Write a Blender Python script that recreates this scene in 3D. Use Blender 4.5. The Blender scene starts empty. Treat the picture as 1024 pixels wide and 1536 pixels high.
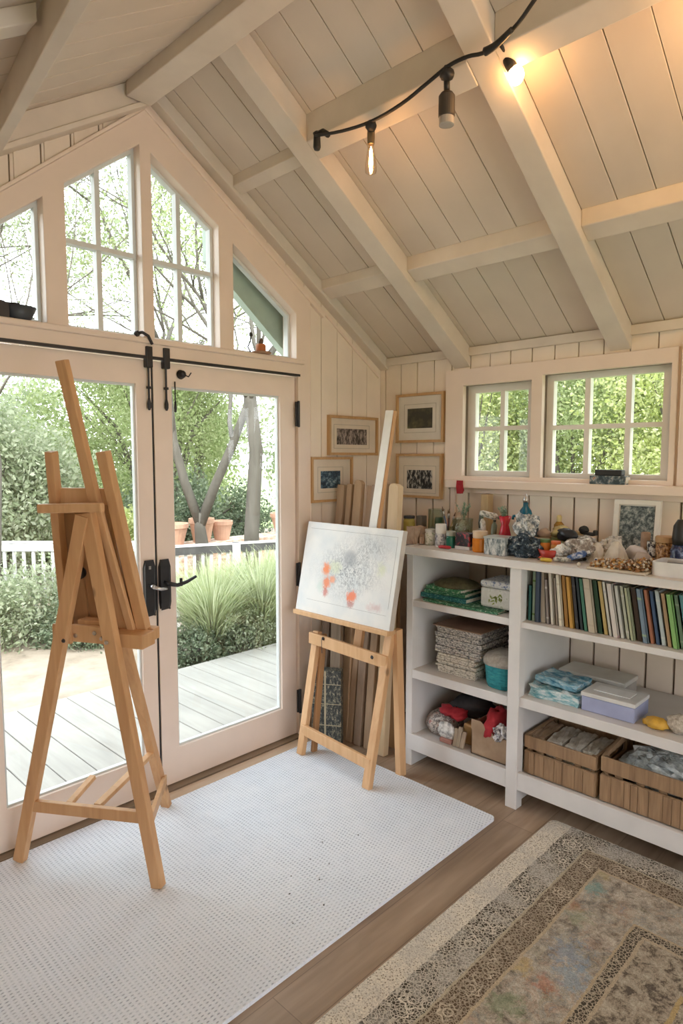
import bpy, math, random
import numpy as np
from mathutils import Vector, Matrix
from mathutils.geometry import tessellate_polygon
SC = bpy.context.scene
COL = SC.collection
rnd = random.Random(7)

# ------------------------------------------------------------------ materials
def _nt(name):
    m = bpy.data.materials.new(name); m.use_nodes = True
    nt = m.node_tree; b = nt.nodes['Principled BSDF']
    return m, nt, b
def N(nt, t, **kw):
    n = nt.nodes.new(t)
    for k, v in kw.items():
        if k in n.inputs: n.inputs[k].default_value = v
        else: setattr(n, k, v)
    return n
def L(nt, a, b): nt.links.new(a, b)
def coords(nt, scale=(1, 1, 1), kind='Object', rot=(0, 0, 0)):
    tc = nt.nodes.new('ShaderNodeTexCoord'); mp = nt.nodes.new('ShaderNodeMapping')
    mp.inputs['Scale'].default_value = scale; mp.inputs['Rotation'].default_value = rot
    L(nt, tc.outputs[kind], mp.inputs['Vector']); return mp.outputs['Vector']
def ramp(nt, fac, stops, interp='LINEAR'):
    r = nt.nodes.new('ShaderNodeValToRGB'); r.color_ramp.interpolation = interp
    while len(r.color_ramp.elements) < len(stops): r.color_ramp.elements.new(0.5)
    for e, (p, c) in zip(r.color_ramp.elements, stops):
        e.position = p; e.color = (*c, 1) if len(c) == 3 else c
    L(nt, fac, r.inputs['Fac']); return r.outputs['Color']
def mixc(nt, f, a, b, mode='MIX'):
    m = nt.nodes.new('ShaderNodeMix'); m.data_type = 'RGBA'; m.blend_type = mode
    for s, v in ((m.inputs[0], f), (m.inputs[6], a), (m.inputs[7], b)):
        if hasattr(v, 'links'): L(nt, v, s)
        elif isinstance(v, (int, float)): s.default_value = v
        else: s.default_value = (*v, 1)
    return m.outputs[2]
def math_(nt, op, a, b=0.0, c=None):
    m = nt.nodes.new('ShaderNodeMath'); m.operation = op
    for i, v in enumerate((a, b) if c is None else (a, b, c)):
        if hasattr(v, 'links'): L(nt, v, m.inputs[i])
        else: m.inputs[i].default_value = v
    return m.outputs[0]
def bump(nt, b, h, s=0.3, d=0.01):
    n = nt.nodes.new('ShaderNodeBump'); n.inputs['Strength'].default_value = s; n.inputs['Distance'].default_value = d
    L(nt, h, n.inputs['Height']); L(nt, n.outputs['Normal'], b.inputs['Normal'])
def plain(name, col, rough=0.5, var=0.06, scale=12, metal=0, bmp=0.0, spec=0.4, trans=0):
    m, nt, b = _nt(name)
    nz = N(nt, 'ShaderNodeTexNoise', Scale=scale, Detail=4.0); L(nt, coords(nt), nz.inputs['Vector'])
    lo = tuple(max(0, c * (1 - var * 2)) for c in col); hi = tuple(min(1, c * (1 + var * 1.2)) for c in col)
    L(nt, ramp(nt, nz.outputs['Fac'], [(0.3, lo), (0.7, hi)]), b.inputs['Base Color'])
    b.inputs['Roughness'].default_value = rough; b.inputs['Metallic'].default_value = metal
    b.inputs['Specular IOR Level'].default_value = spec; b.inputs['Transmission Weight'].default_value = trans
    if bmp: bump(nt, b, nz.outputs['Fac'], bmp)
    return m
def wood(name, c1, c2, scale=(30, 30, 2.2), rough=0.5, knots=True, bmp=0.08):
    m, nt, b = _nt(name)
    v = coords(nt, scale)
    n1 = N(nt, 'ShaderNodeTexNoise', Scale=1.0, Detail=6.0, Distortion=1.2); L(nt, v, n1.inputs['Vector'])
    n2 = N(nt, 'ShaderNodeTexNoise', Scale=2.2, Detail=2.0); L(nt, coords(nt), n2.inputs['Vector'])
    c = ramp(nt, n1.outputs['Fac'], [(0.28, c1), (0.5, tuple((a + d) / 2 for a, d in zip(c1, c2))), (0.72, c2)])
    c = mixc(nt, 0.35, c, ramp(nt, n2.outputs['Fac'], [(0.35, c1), (0.65, c2)]))
    if knots:
        vo = N(nt, 'ShaderNodeTexVoronoi', Scale=1.0); L(nt, coords(nt, (7, 7, 4.5)), vo.inputs['Vector'])
        k = ramp(nt, vo.outputs['Distance'], [(0.05, (1, 1, 1)), (0.11, (0, 0, 0))])
        c = mixc(nt, math_(nt, 'MULTIPLY', k, 0.7), c, tuple(x * 0.35 for x in c1))
    L(nt, c, b.inputs['Base Color']); b.inputs['Roughness'].default_value = rough
    bump(nt, b, n1.outputs['Fac'], bmp)
    return m
def speckle(name, cols, scale=60, rough=0.8, stretch=(1, 1, 1), thr=None, bmp=0.2, detail=3.0):
    m, nt, b = _nt(name)
    nz = N(nt, 'ShaderNodeTexNoise', Scale=scale, Detail=detail, Roughness=0.7); L(nt, coords(nt, stretch), nz.inputs['Vector'])
    n = len(cols); st = thr or [0.32 + 0.36 * i / (n - 1) for i in range(n)]
    L(nt, ramp(nt, nz.outputs['Fac'], list(zip(st, cols)), 'LINEAR'), b.inputs['Base Color'])
    b.inputs['Roughness'].default_value = rough; bump(nt, b, nz.outputs['Fac'], bmp)
    return m
def glass(name, tint=(1, 1, 1), refl=0.06, rough=0.0):
    m = bpy.data.materials.new(name); m.use_nodes = True; nt = m.node_tree; nt.nodes.clear()
    o = nt.nodes.new('ShaderNodeOutputMaterial'); t = nt.nodes.new('ShaderNodeBsdfTransparent'); g = nt.nodes.new('ShaderNodeBsdfGlossy')
    t.inputs['Color'].default_value = (*tint, 1); g.inputs['Roughness'].default_value = rough
    fr = N(nt, 'ShaderNodeFresnel', IOR=1.2); mx = nt.nodes.new('ShaderNodeMixShader')
    f = math_(nt, 'MINIMUM', math_(nt, 'ADD', fr.outputs[0], refl * 0.2), 0.5 if refl > 0.1 else 0.25)
    L(nt, f, mx.inputs[0]); L(nt, t.outputs[0], mx.inputs[1]); L(nt, g.outputs[0], mx.inputs[2]); L(nt, mx.outputs[0], o.inputs[0])
    return m
def leafmat(name, c1, c2, c3):
    m = bpy.data.materials.new(name); m.use_nodes = True; nt = m.node_tree; nt.nodes.clear()
    o = nt.nodes.new('ShaderNodeOutputMaterial'); d = nt.nodes.new('ShaderNodeBsdfDiffuse'); t = nt.nodes.new('ShaderNodeBsdfTranslucent')
    g = nt.nodes.new('ShaderNodeNewGeometry')
    c = ramp(nt, g.outputs['Random Per Island'], [(0.0, c1), (0.5, c2), (1.0, c3)])
    mx = nt.nodes.new('ShaderNodeMixShader'); mx.inputs[0].default_value = 0.5
    L(nt, c, d.inputs['Color']); L(nt, c, t.inputs['Color']); L(nt, d.outputs[0], mx.inputs[1]); L(nt, t.outputs[0], mx.inputs[2]); L(nt, mx.outputs[0], o.inputs[0])
    return m
M_ = {}
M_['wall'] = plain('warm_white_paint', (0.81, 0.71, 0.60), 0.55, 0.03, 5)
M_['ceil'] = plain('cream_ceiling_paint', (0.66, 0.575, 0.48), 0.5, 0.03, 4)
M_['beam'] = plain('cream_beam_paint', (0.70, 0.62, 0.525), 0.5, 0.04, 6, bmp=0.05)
M_['trim'] = plain('cream_trim_paint', (0.79, 0.665, 0.565), 0.4, 0.02, 6)
M_['door'] = plain('door_paint', (0.83, 0.705, 0.61), 0.35, 0.02, 6)
M_['shelf'] = plain('white_shelf_paint', (0.66, 0.64, 0.62), 0.4, 0.03, 8)
M_['gap'] = plain('gap_shade_backing', (0.20, 0.16, 0.12), 0.9)  # dark brown backing that paints shade into the gaps between boards
M_['sash'] = plain('white_sash_paint', (0.66, 0.69, 0.68), 0.35, 0.02)
M_['sashw'] = plain('warm_white_sash_paint', (0.76, 0.73, 0.68), 0.35, 0.02)
M_['black'] = plain('black_iron', (0.018, 0.018, 0.020), 0.45, 0.2, 20, spec=0.5)
M_['blackp'] = plain('black_plastic', (0.022, 0.021, 0.020), 0.5, 0.1)
M_['steel'] = plain('steel', (0.6, 0.6, 0.6), 0.3, 0.05, metal=1)
M_['glass'] = glass('window_glass', (0.97, 0.985, 0.98))
M_['jarglass'] = glass('jar_glass', (0.86, 0.93, 0.90), 0.3, 0.05)
M_['easel'] = wood('honey_pine', (0.50, 0.27, 0.12), (0.66, 0.40, 0.20))
M_['easel2'] = wood('light_pine', (0.56, 0.32, 0.15), (0.72, 0.46, 0.25))
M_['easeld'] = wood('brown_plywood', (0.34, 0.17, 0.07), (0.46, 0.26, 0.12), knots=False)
M_['oakframe'] = wood('oak_frame', (0.45, 0.26, 0.11), (0.58, 0.37, 0.18), knots=False)
M_['floor'] = None

# ------------------------------------------------------------------ mesh helpers
class MB:
    def __init__(s): s.v = []; s.f = []
    def add(s, vs, fs):
        o = len(s.v); s.v += [tuple(v) for v in vs]; s.f += [tuple(i + o for i in f) for f in fs]; return s
    def box(s, a, b):
        x0, y0, z0 = (min(p, q) for p, q in zip(a, b)); x1, y1, z1 = (max(p, q) for p, q in zip(a, b))
        return s.add([(x0,y0,z0),(x1,y0,z0),(x1,y1,z0),(x0,y1,z0),(x0,y0,z1),(x1,y0,z1),(x1,y1,z1),(x0,y1,z1)],
                     [(0,3,2,1),(4,5,6,7),(0,1,5,4),(1,2,6,5),(2,3,7,6),(3,0,4,7)])
    def hexa(s, p):  # 8 points bottom 4, top 4
        return s.add(p, [(0,3,2,1),(4,5,6,7),(0,1,5,4),(1,2,6,5),(2,3,7,6),(3,0,4,7)])
    def beam(s, p, q, w, d, hint=(0, 1, 0), w2=None, d2=None):
        p = Vector(p); q = Vector(q); t = (q - p).normalized(); h = Vector(hint)
        a = (h - t * h.dot(t)).normalized(); b = t.cross(a); w2 = w if w2 is None else w2; d2 = d if d2 is None else d2
        pts = [p + a*sx*w/2 + b*sy*d/2 for sx, sy in ((-1,-1),(1,-1),(1,1),(-1,1))] + [q + a*sx*w2/2 + b*sy*d2/2 for sx, sy in ((-1,-1),(1,-1),(1,1),(-1,1))]
        return s.hexa(pts)
    def prism(s, poly, holes, f, e):
        """poly/holes lists of 2D points; f(p,k)->3D with k in (0,1)."""
        loops = [poly] + list(holes); flat = [p for l in loops for p in l]; n = len(flat)
        tri = tessellate_polygon([[Vector((x, y, 0)) for x, y in l] for l in loops])
        vs = [f(p, 0) for p in flat] + [f(p, e) for p in flat]
        fs = [tuple(t) for t in tri] + [tuple(i + n for i in reversed(t)) for t in tri]
        o = 0
        for l in loops:
            for i in range(len(l)):
                j = (i + 1) % len(l); fs.append((o+i, o+j, o+j+n, o+i+n))
            o += len(l)
        return s.add(vs, fs)
    def lathe(s, prof, c=(0, 0, 0), n=20, axis=None):
        c = Vector(c); R = Matrix.Identity(3) if axis is None else Vector(axis).normalized().to_track_quat('Z', 'Y').to_matrix()
        vs = []; fs = []
        for r, z in prof:
            for i in range(n):
                a = 2*math.pi*i/n; vs.append(c + R @ Vector((r*math.cos(a), r*math.sin(a), z)))
        for k in range(len(prof) - 1):
            for i in range(n):
                j = (i+1) % n; fs.append((k*n+i, k*n+j, (k+1)*n+j, (k+1)*n+i))
        fs.append(tuple(reversed(range(n)))); fs.append(tuple((len(prof)-1)*n + i for i in range(n)))
        return s.add(vs, fs)
    def tube(s, pts, r, n=8, taper=None):
        pts = [Vector(p) for p in pts]; vs = []; fs = []; up = Vector((0, 0, 1)); a = None
        for i, p in enumerate(pts):
            t = (pts[min(i+1, len(pts)-1)] - pts[max(i-1, 0)]).normalized()
            if a is None: a = t.cross(up if abs(t.z) < 0.9 else Vector((1, 0, 0))).normalized()
            a = (a - t * a.dot(t)).normalized(); b = t.cross(a); rr = r if taper is None else r + (taper - r) * i / (len(pts) - 1)
            for k in range(n):
                an = 2*math.pi*k/n; vs.append(p + a*rr*math.cos(an) + b*rr*math.sin(an))
        for i in range(len(pts) - 1):
            for k in range(n):
                j = (k+1) % n; fs.append((i*n+k, i*n+j, (i+1)*n+j, (i+1)*n+k))
        fs.append(tuple(reversed(range(n)))); fs.append(tuple((len(pts)-1)*n + k for k in range(n)))
        return s.add(vs, fs)
    def blob(s, c, r, seed=0, amp=0.25, n=18, m=12, freq=2.2, flat=None):
        rr = random.Random(seed); ph = [[rr.uniform(0, 6.3) for _ in range(4)] for _ in range(6)]; c = Vector(c); vs = []; fs = []
        for j in range(m + 1):
            th = math.pi * j / m
            for i in range(n):
                a = 2*math.pi*i/n; d = Vector((math.sin(th)*math.cos(a), math.sin(th)*math.sin(a), math.cos(th)))
                k = 1 + amp * sum(math.sin(freq*(q+1)*0.6*(d.x*math.cos(p[0]) + d.y*math.sin(p[1]) + d.z*math.cos(p[2])) * 2 + p[3]) / (q + 1.5) for q, p in enumerate(ph))
                v = Vector((d.x*r[0]*k, d.y*r[1]*k, d.z*r[2]*k))
                if flat is not None: v.z = max(v.z, flat)
                vs.append(c + v)
        for j in range(m):
            for i in range(n):
                q = (i+1) % n; fs.append((j*n+i, (j+1)*n+i, (j+1)*n+q, j*n+q))
        return s.add(vs, fs)
    def crumple(s, amt, seed=0):
        rr = random.Random(seed); s.v = [tuple(Vector(v) + Vector((rr.uniform(-1, 1), rr.uniform(-1, 1), rr.uniform(-.6, 1)))*amt) for v in s.v]; return s
    def build(s, name, mat, parent=None, smooth=False, bevel=0.0, seg=2, origin=None):
        if not s.v: return None
        vs = np.array([tuple(v) for v in s.v], dtype=float)
        if parent is None:
            if origin is None: origin = ((vs[:,0].min()+vs[:,0].max())/2, (vs[:,1].min()+vs[:,1].max())/2, vs[:,2].min())
            off = np.array(origin); o_loc = origin
        else:
            off = np.array(W[parent.name]); o_loc = (0, 0, 0)
        me = bpy.data.meshes.new(name); me.from_pydata((vs - off).tolist(), [], s.f)
        o = bpy.data.objects.new(name, me); COL.objects.link(o); o.location = o_loc
        W[o.name] = tuple(off)
        me.materials.append(mat if not isinstance(mat, str) else M_[mat])
        if smooth: me.polygons.foreach_set('use_smooth', [True] * len(me.polygons))
        if parent is not None: o.parent = parent
        if bevel:
            b = o.modifiers.new('bevel', 'BEVEL'); b.width = bevel; b.segments = seg; b.limit_method = 'ANGLE'; b.angle_limit = 0.6
        me.update(); return o
W = {}
SKY, SUN_, LIT = 6.2, 4.0, 60.0
def thing(name, label, cat, loc, group=None):
    o = bpy.data.objects.new(name, None); COL.objects.link(o); o.location = loc; o.empty_display_size = 0.05
    W[o.name] = tuple(loc); o['label'] = label; o['category'] = cat
    if group: o['group'] = group
    return o
def tag(o, label, cat, group=None, kind=None):
    o['label'] = label; o['category'] = cat
    if group: o['group'] = group
    if kind: o['kind'] = kind
    return o
def struct(o, label=None):
    o['kind'] = 'structure'
    if label: o['label'] = label
    return o
def clip(poly, a, b, c):
    """keep a*x+b*y<=c"""
    out = []
    for i in range(len(poly)):
        p = poly[i]; q = poly[(i+1) % len(poly)]; dp = a*p[0]+b*p[1]-c; dq = a*q[0]+b*q[1]-c
        if dp <= 0: out.append(p)
        if dp * dq < 0:
            t = dp/(dp-dq); out.append((p[0]+t*(q[0]-p[0]), p[1]+t*(q[1]-p[1])))
    return out
def boards(mb, poly, pitch, gap, x0, f, e, off=0.0):
    """vertical boards over a convex 2D polygon (u,z)"""
    us = [p[0] for p in poly]; u = math.floor((min(us)-off)/pitch)*pitch+off
    while u < max(us):
        c = clip(clip(poly, -1, 0, -(u+gap/2)), 1, 0, u+pitch-gap/2)
        if len(c) >= 3: mb.prism(c, [], f, e)
        u += pitch
    return mb

# ------------------------------------------------------------------ dimensions (metres)
RX, RZ, SL = -1.58, 3.19, 0.64           # ridge position, height and roof slope
XL, YB = -4.0, -5.0                      # left eave wall, back wall
zr = lambda x: 2.18 - SL * x             # right slope underside
zl = lambda x: RZ + SL * (x - RX)        # left slope underside
gy = lambda y0: (lambda p, k: (p[0], y0 + k, p[1]))

# ------------------------------------------------------------------ floor
def floor_mat():
    m, nt, b = _nt('oak_plank_floor')
    br = nt.nodes.new('ShaderNodeTexBrick'); br.offset = 0.37; br.squash = 1.0
    for k, v in (('Scale', 1.0), ('Brick Width', 1.3), ('Row Height', 0.145), ('Mortar Size', 0.0016), ('Mortar Smooth', 0.1), ('Bias', 0.0)):
        br.inputs[k].default_value = v
    L(nt, coords(nt, (1, 1, 1)), br.inputs['Vector'])
    br.inputs['Color1'].default_value = (0.0, 0, 0, 1); br.inputs['Color2'].default_value = (1, 1, 1, 1); br.inputs['Mortar'].default_value = (0.5, 0.5, 0.5, 1)
    n = N(nt, 'ShaderNodeTexNoise', Scale=1.0, Detail=7.0, Distortion=0.9); L(nt, coords(nt, (2.2, 26, 1)), n.inputs['Vector'])
    n2 = N(nt, 'ShaderNodeTexNoise', Scale=1.6, Detail=3.0, Distortion=0.5); L(nt, coords(nt, (1, 4, 1)), n2.inputs['Vector'])
    c = ramp(nt, n.outputs['Fac'], [(0.25, (0.21, 0.14, 0.09)), (0.5, (0.34, 0.24, 0.165)), (0.75, (0.46, 0.34, 0.24))])
    c = mixc(nt, 0.45, c, ramp(nt, n2.outputs['Fac'], [(0.35, (0.19, 0.13, 0.085)), (0.65, (0.48, 0.355, 0.255))]))
    c = mixc(nt, 0.10, c, br.outputs['Color'], 'OVERLAY')
    c = mixc(nt, math_(nt, 'MULTIPLY', br.outputs['Fac'], 0.55), c, (0.12, 0.08, 0.055))
    L(nt, c, b.inputs['Base Color']); b.inputs['Roughness'].default_value = 0.42
    bump(nt, b, n.outputs['Fac'], 0.06); return m
M_['floor'] = floor_mat()
fl = MB().box((XL, YB, -0.12), (0.1, 0.10, 0)).build('floor', M_['floor']); struct(fl, 'brown oak plank floor of the studio')
th = MB().box((-1.66, -0.125, 0.0005), (-0.62, -0.055, 0.010)).build('trim_1', wood('pale_sill', (0.50, 0.36, 0.24), (0.66, 0.52, 0.38), (2, 30, 30), knots=False), bevel=0.004)
struct(th, 'pale wood threshold strip inside the glazed doors')
th = MB().box((-2.7, -0.050, 0.0005), (-0.60, 0.09, 0.014)).build('trim_2', wood('dark_sill', (0.20, 0.15, 0.10), (0.30, 0.23, 0.16), (2, 30, 30), knots=False))
struct(th, 'weathered door sill under the glazed doors')

# ------------------------------------------------------------------ gable wall with the doors
mb = MB()
room = [(0.0, 0.0), (0.0, 2.18), (RX, RZ), (XL, zl(XL)), (XL, 0.0)]
cas_out = [(-0.605, 0.0), (-0.605, 2.424), (-1.574, 3.075), (-2.75, 2.075), (-2.75, 0.0)]
# openings (door hole, four transom lights)
door_hole = [(-2.62, -0.01), (-0.697, -0.01), (-0.697, 2.03), (-2.62, 2.03)]
tr = [
    [(-2.55, 2.112), (-2.022, 2.112), (-2.022, 2.592), (-2.55, 2.175)],
    [(-1.935, 2.112), (-1.603, 2.112), (-1.603, 2.925), (-1.935, 2.670)],
    [(-1.551, 2.112), (-1.200, 2.112), (-1.200, 2.683), (-1.551, 2.905)],
    [(-1.117, 2.112), (-0.706, 2.112), (-0.706, 2.350), (-1.117, 2.622)],
]
# solid wall behind boards (outside skin), cut away at the casing
ring = MB().prism(room, [[(-0.62, 0.005), (-0.62, 2.40), (-1.574, 3.05), (-2.73, 2.06), (-2.73, 0.005)]], gy(0.0), 0.12)
wg = ring.build('wall_gable', M_['gap']); struct(wg, 'boarded gable wall around the glazed doors')
def gboards():
    mb = MB()
    right = [(-0.002, 0.0), (-0.002, zr(0)-0.06), (-1.574, 3.12), (-1.574, 3.075), (-0.605, 2.424), (-0.605, 0.0)]
    # split into convex pieces
    boards(mb, [(-0.60, 0.0), (-0.002, 0.0), (-0.002, zr(0)), (-0.60, zr(-0.60))], 0.128, 0.004, 0, gy(-0.014), 0.014)
    boards(mb, [(-0.60, 2.42), (-0.60, zr(-0.60)), (-1.574, zr(-1.574)), (-1.574, 3.07)], 0.128, 0.004, 0, gy(-0.014), 0.014)
    boards(mb, [(-1.574, 3.07), (-1.574, zr(-1.574)), (XL, zl(XL)), (-2.75, 2.07)], 0.119, 0.006, 0, gy(-0.014), 0.014, off=0.005)
    boards(mb, [(-2.75, 0.0), (-2.75, 2.07), (XL, zl(XL)), (XL, 0.0)], 0.119, 0.006, 0, gy(-0.014), 0.014, off=0.005)
    return mb
gboards().build('board', M_['wall'], wg)
# battens on the upper boards left of the peak
mb = MB()
for u in (-2.114, -1.998, -1.879, -1.756, -1.65, -2.23, -2.35):
    zt = zl(u) - 0.02; zb = 3.075 + 0.85*(u+1.574) - 0.02
    mb.box((u-0.008, -0.022, zb), (u+0.008, -0.013, zt))
mb.build('batten', M_['wall'], wg)
door_notch = [(-0.605, 0.0), (-0.605, 2.424), (-1.574, 3.075), (-2.75, 2.075), (-2.75, 0.0), (-2.62, 0.0), (-2.62, 2.03), (-0.697, 2.03), (-0.697, 0.0)]
cas = MB().prism(door_notch, tr, gy(-0.024), 0.11).build('trim_3', M_['trim'], bevel=0.003)
struct(cas, 'wide painted casing around doors and peaked windows')
# slanted outer moulding strips
mb = MB()
def gbeam(mb, a, b, w, y0, y1):
    p = Vector((a[0], 0, a[1])); q = Vector((b[0], 0, b[1])); t = (q-p).normalized(); n = Vector((-t.z, 0, t.x))*w/2
    return mb.hexa([p-n+Vector((0,y0,0)), p+n+Vector((0,y0,0)), p+n+Vector((0,y1,0)), p-n+Vector((0,y1,0)), q-n+Vector((0,y0,0)), q+n+Vector((0,y0,0)), q+n+Vector((0,y1,0)), q-n+Vector((0,y1,0))])
gbeam(mb, (-1.574, 3.085), (-0.50, 2.365), 0.022, -0.034, -0.012)
gbeam(mb, (-1.574, 3.112), (-0.02, 2.072), 0.016, -0.024, -0.012)
struct(mb.build('trim_4', M_['trim'], bevel=0.004), 'thin slanted moulding along the right of the peak')
mb = MB()
gbeam(mb, (-2.75, 2.085), (-1.574, 3.085), 0.014, -0.034, -0.012)
struct(mb.build('trim_5', M_['trim'], bevel=0.003), 'thin slanted moulding along the left of the peak')
# sill shelf along the bottom of the transoms
mb = MB().box((-2.7, -0.045, 2.083), (-0.66, 0.0, 2.108))
struct(mb.build('trim_6', M_['trim'], bevel=0.006), 'narrow ledge under the peaked windows')
# black strip painted in as the shaded gap over the doors
mb = MB().box((-2.62, -0.031, 2.018), (-0.685, -0.010, 2.030))
struct(mb.build('trim_7', M_['black']), 'thin black strip standing in for the shaded gap above the doors')

# transom windows: frame, muntins, pane
def win_gable(i, poly, vm, hm, label):
    cx = sum(p[0] for p in poly)/4; cz = sum(p[1] for p in poly)/4
    def inset(poly, d):
        out = []; n = len(poly)
        for k in range(n):
            p0 = Vector(poly[k-1]); p1 = Vector(poly[k]); p2 = Vector(poly[(k+1) % n])
            a = (p1-p0).normalized(); b = (p2-p1).normalized(); na = Vector((-a.y, a.x)); nb = Vector((-b.y, b.x))
            den = na.x*nb.y-na.y*nb.x
            ca = na.dot(p1)+d; cb = nb.dot(p1)+d
            out.append(((ca*nb.y-cb*na.y)/den, (na.x*cb-nb.x*ca)/den))
        return out
    f = MB().prism(poly, [inset(poly, 0.014)], gy(0.030), 0.035)
    o = f.build('window_%d' % i, M_['sash']); struct(o, label)
    inn = inset(poly, 0.010); mb = MB()
    for x in vm:
        zt = None
        for k in range(4):
            p, q = inn[k], inn[(k+1) % 4]
            if min(p[0], q[0]) < x < max(p[0], q[0]) and max(p[1], q[1]) > 2.2: zt = p[1]+(q[1]-p[1])*(x-p[0])/(q[0]-p[0])
        mb.box((x-0.011, 0.028, 2.115), (x+0.011, 0.062, zt))
    for z in hm: mb.box((inn[0][0], 0.022, z-0.010), (inn[1][0], 0.060, z+0.010))
    mb.build('window_muntin', M_['sash'], o)
    MB().prism(inset(poly, 0.009), [], gy(0.044), 0.004).build('window_pane', M_['glass'], o)
win_gable(1, tr[0], [-2.33], [], 'slanted window beside the peak, cut by the picture edge')
win_gable(2, tr[1], [-1.775], [2.462], 'four-pane peaked window just left of the ridge line')
win_gable(3, tr[2], [-1.388], [2.462], 'four-pane peaked window just right of the ridge line')
win_gable(4, tr[3], [], [], 'small triangular-topped window over the right door')
# pale green outside eave board seen through window 4
mb = MB().prism([(-1.16, 2.72), (-1.16, 2.565), (-0.62, 2.135), (-0.55, 2.135), (-0.55, 2.33)], [], gy(0.122), 0.05)
struct(mb.build('trim_8', plain('pale_green_paint', (0.42, 0.52, 0.46), 0.5)), 'pale green slanted board outside the small window')

# ------------------------------------------------------------------ doors
def door(i, x0, x1, g0, g1, label, knob_side):
    zb, zt = 0.018, 2.014
    o = MB().prism([(x0, zb), (x1, zb), (x1, zt), (x0, zt)], [[(g0, 0.187), (g1, 0.187), (g1, 1.907), (g0, 1.907)]], gy(-0.004), 0.045).build('door_%d' % i, M_['door'], bevel=0.002)
    struct(o, label)
    mb = MB().prism([(g0-0.001, 0.186), (g1+0.001, 0.186), (g1+0.001, 1.908), (g0-0.001, 1.908)], [[(g0+0.009, 0.196), (g1-0.009, 0.196), (g1-0.009, 1.898), (g0+0.009, 1.898)]], gy(0.010), 0.022)
    mb.build('glazing_bead', M_['sash'], o)
    MB().box((g0+0.004, 0.019, 0.19), (g1-0.004, 0.023, 1.904)).build('door_pane', M_['glass'], o)
    return o
d1 = door(1, -1.556, -0.705, -1.461, -0.808, 'right glazed door with lever handle', 0)
d2 = door(2, -2.405, -1.568, -2.243, -1.640, 'left glazed door behind the tall easel', 1)
# dark strip standing in for the shade between the two doors
MB().box((-1.5685, 0.0, 0.02), (-1.5555, 0.04, 2.01)).build('door_gap_shade', M_['black'], d1)
d3 = MB().box((-2.618, -0.004, 0.018), (-2.412, 0.041, 2.014)).build('door_3', M_['door']); struct(d3, 'plain side panel at the end of the doors')
def bolt(x, zt, par, long=0.17, extra=False):
    b = MB().box((x-0.016, -0.034, zt-0.092), (x+0.016, -0.004, zt)).build('bolt', M_['black'], par, bevel=0.004)
    mb = MB().tube([(x, -0.019, zt-0.09), (x, -0.019, zt-0.225)], 0.0048); mb.build('bolt_rod', M_['black'], b)
    mb = MB().lathe([(0.004, 0), (0.009, 0.012), (0.0095, 0.03), (0.006, 0.045), (0.0045, 0.055)], (x, -0.019, zt-0.28), 12)
    mb.lathe([(0.011, 0), (0.011, 0.01)], (x, -0.019, zt-0.185), 12)
    mb.tube([(x, -0.019, zt-0.225), (x, -0.019, zt-0.26)], 0.0042)
    mb.build('bolt_knob', M_['black'], b, smooth=True)
bolt(-1.585, 2.072, d2); bolt(-1.498, 2.074, d1)
mb = MB().tube([(-1.448, -0.012, 1.93), (-1.448, -0.012, 1.80)], 0.003); mb.lathe([(0.005, 0), (0.007, 0.02), (0.004, 0.05)], (-1.448, -0.012, 1.79), 10)
mb.build('hook', M_['black'], d1, smooth=True)
mb = MB().lathe([(0.016, 0), (0.022, 0.006), (0.014, 0.016), (0.017, 0.026), (0.006, 0.034)], (-1.415, -0.004, 1.965), 14, axis=(0, -1, 0))
mb.tube([(-1.415, -0.03, 1.965), (-1.39, -0.036, 1.955), (-1.372, -0.03, 1.975)], 0.003)
mb.build('door_knob', M_['black'], d1, smooth=True)
# curved latch above the meeting line
t = MB().tube([(-1.648, -0.045, 2.118), (-1.630, -0.055, 2.123), (-1.600, -0.052, 2.112), (-1.578, -0.045, 2.080)], 0.007, 8)
t.blob((-1.648, -0.042, 2.115), (0.014, 0.012, 0.013), 3, 0.2, 10, 8)
tag(t.build('latch', M_['black'], smooth=True), 'small curved black latch above the meeting of the doors', 'latch')
def plate(x, z0, z1, par):
    w = 0.026
    pts = [(x-w, z0+0.03), (x-w*0.75, z0), (x+w*0.75, z0), (x+w, z0+0.03), (x+w, z1-0.03), (x+w*0.6, z1), (x-w*0.6, z1), (x-w, z1-0.03)]
    return MB().prism(pts, [], gy(-0.022), 0.020).build('handle_plate', M_['black'], par, bevel=0.005)
p2 = plate(-1.604, 0.862, 1.112, d2); p1 = plate(-1.527, 0.880, 1.108, d1)
mb = MB().tube([(-1.527, -0.02, 1.005), (-1.527, -0.065, 1.003)], 0.009, 10)
mb.tube([(-1.530, -0.062, 1.003), (-1.49, -0.066, 0.992), (-1.44, -0.064, 1.000), (-1.385, -0.058, 1.018)], 0.011, 10, 0.007)
mb.tube([(-1.47, -0.064, 0.985), (-1.47, -0.064, 1.022)], 0.007, 8)
mb.build('door_handle', M_['black'], d1, smooth=True)
mb = MB().tube([(-1.604, -0.02, 1.000), (-1.604, -0.06, 0.998)], 0.009, 10)
mb.tube([(-1.607, -0.058, 0.998), (-1.575, -0.066, 0.985), (-1.545, -0.068, 0.985)], 0.009, 10, 0.006)
mb.build('door_handle', M_['steel'], d2, smooth=True)
mb = MB().box((-1.610, -0.026, 1.075), (-1.600, -0.020, 1.090)).build('keyhole_cover', M_['steel'], p2)
for z0, z1 in ((1.749, 1.882), (0.870, 0.998), (0.146, 0.276)):
    mb = MB().box((-0.715, -0.030, z0), (-0.690, -0.018, z1)); mb.tube([(-0.702, -0.034, z0-0.004), (-0.702, -0.034, z1+0.004)], 0.008, 10)
    mb.build('hinge', M_['black'], d1, bevel=0.002)

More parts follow.
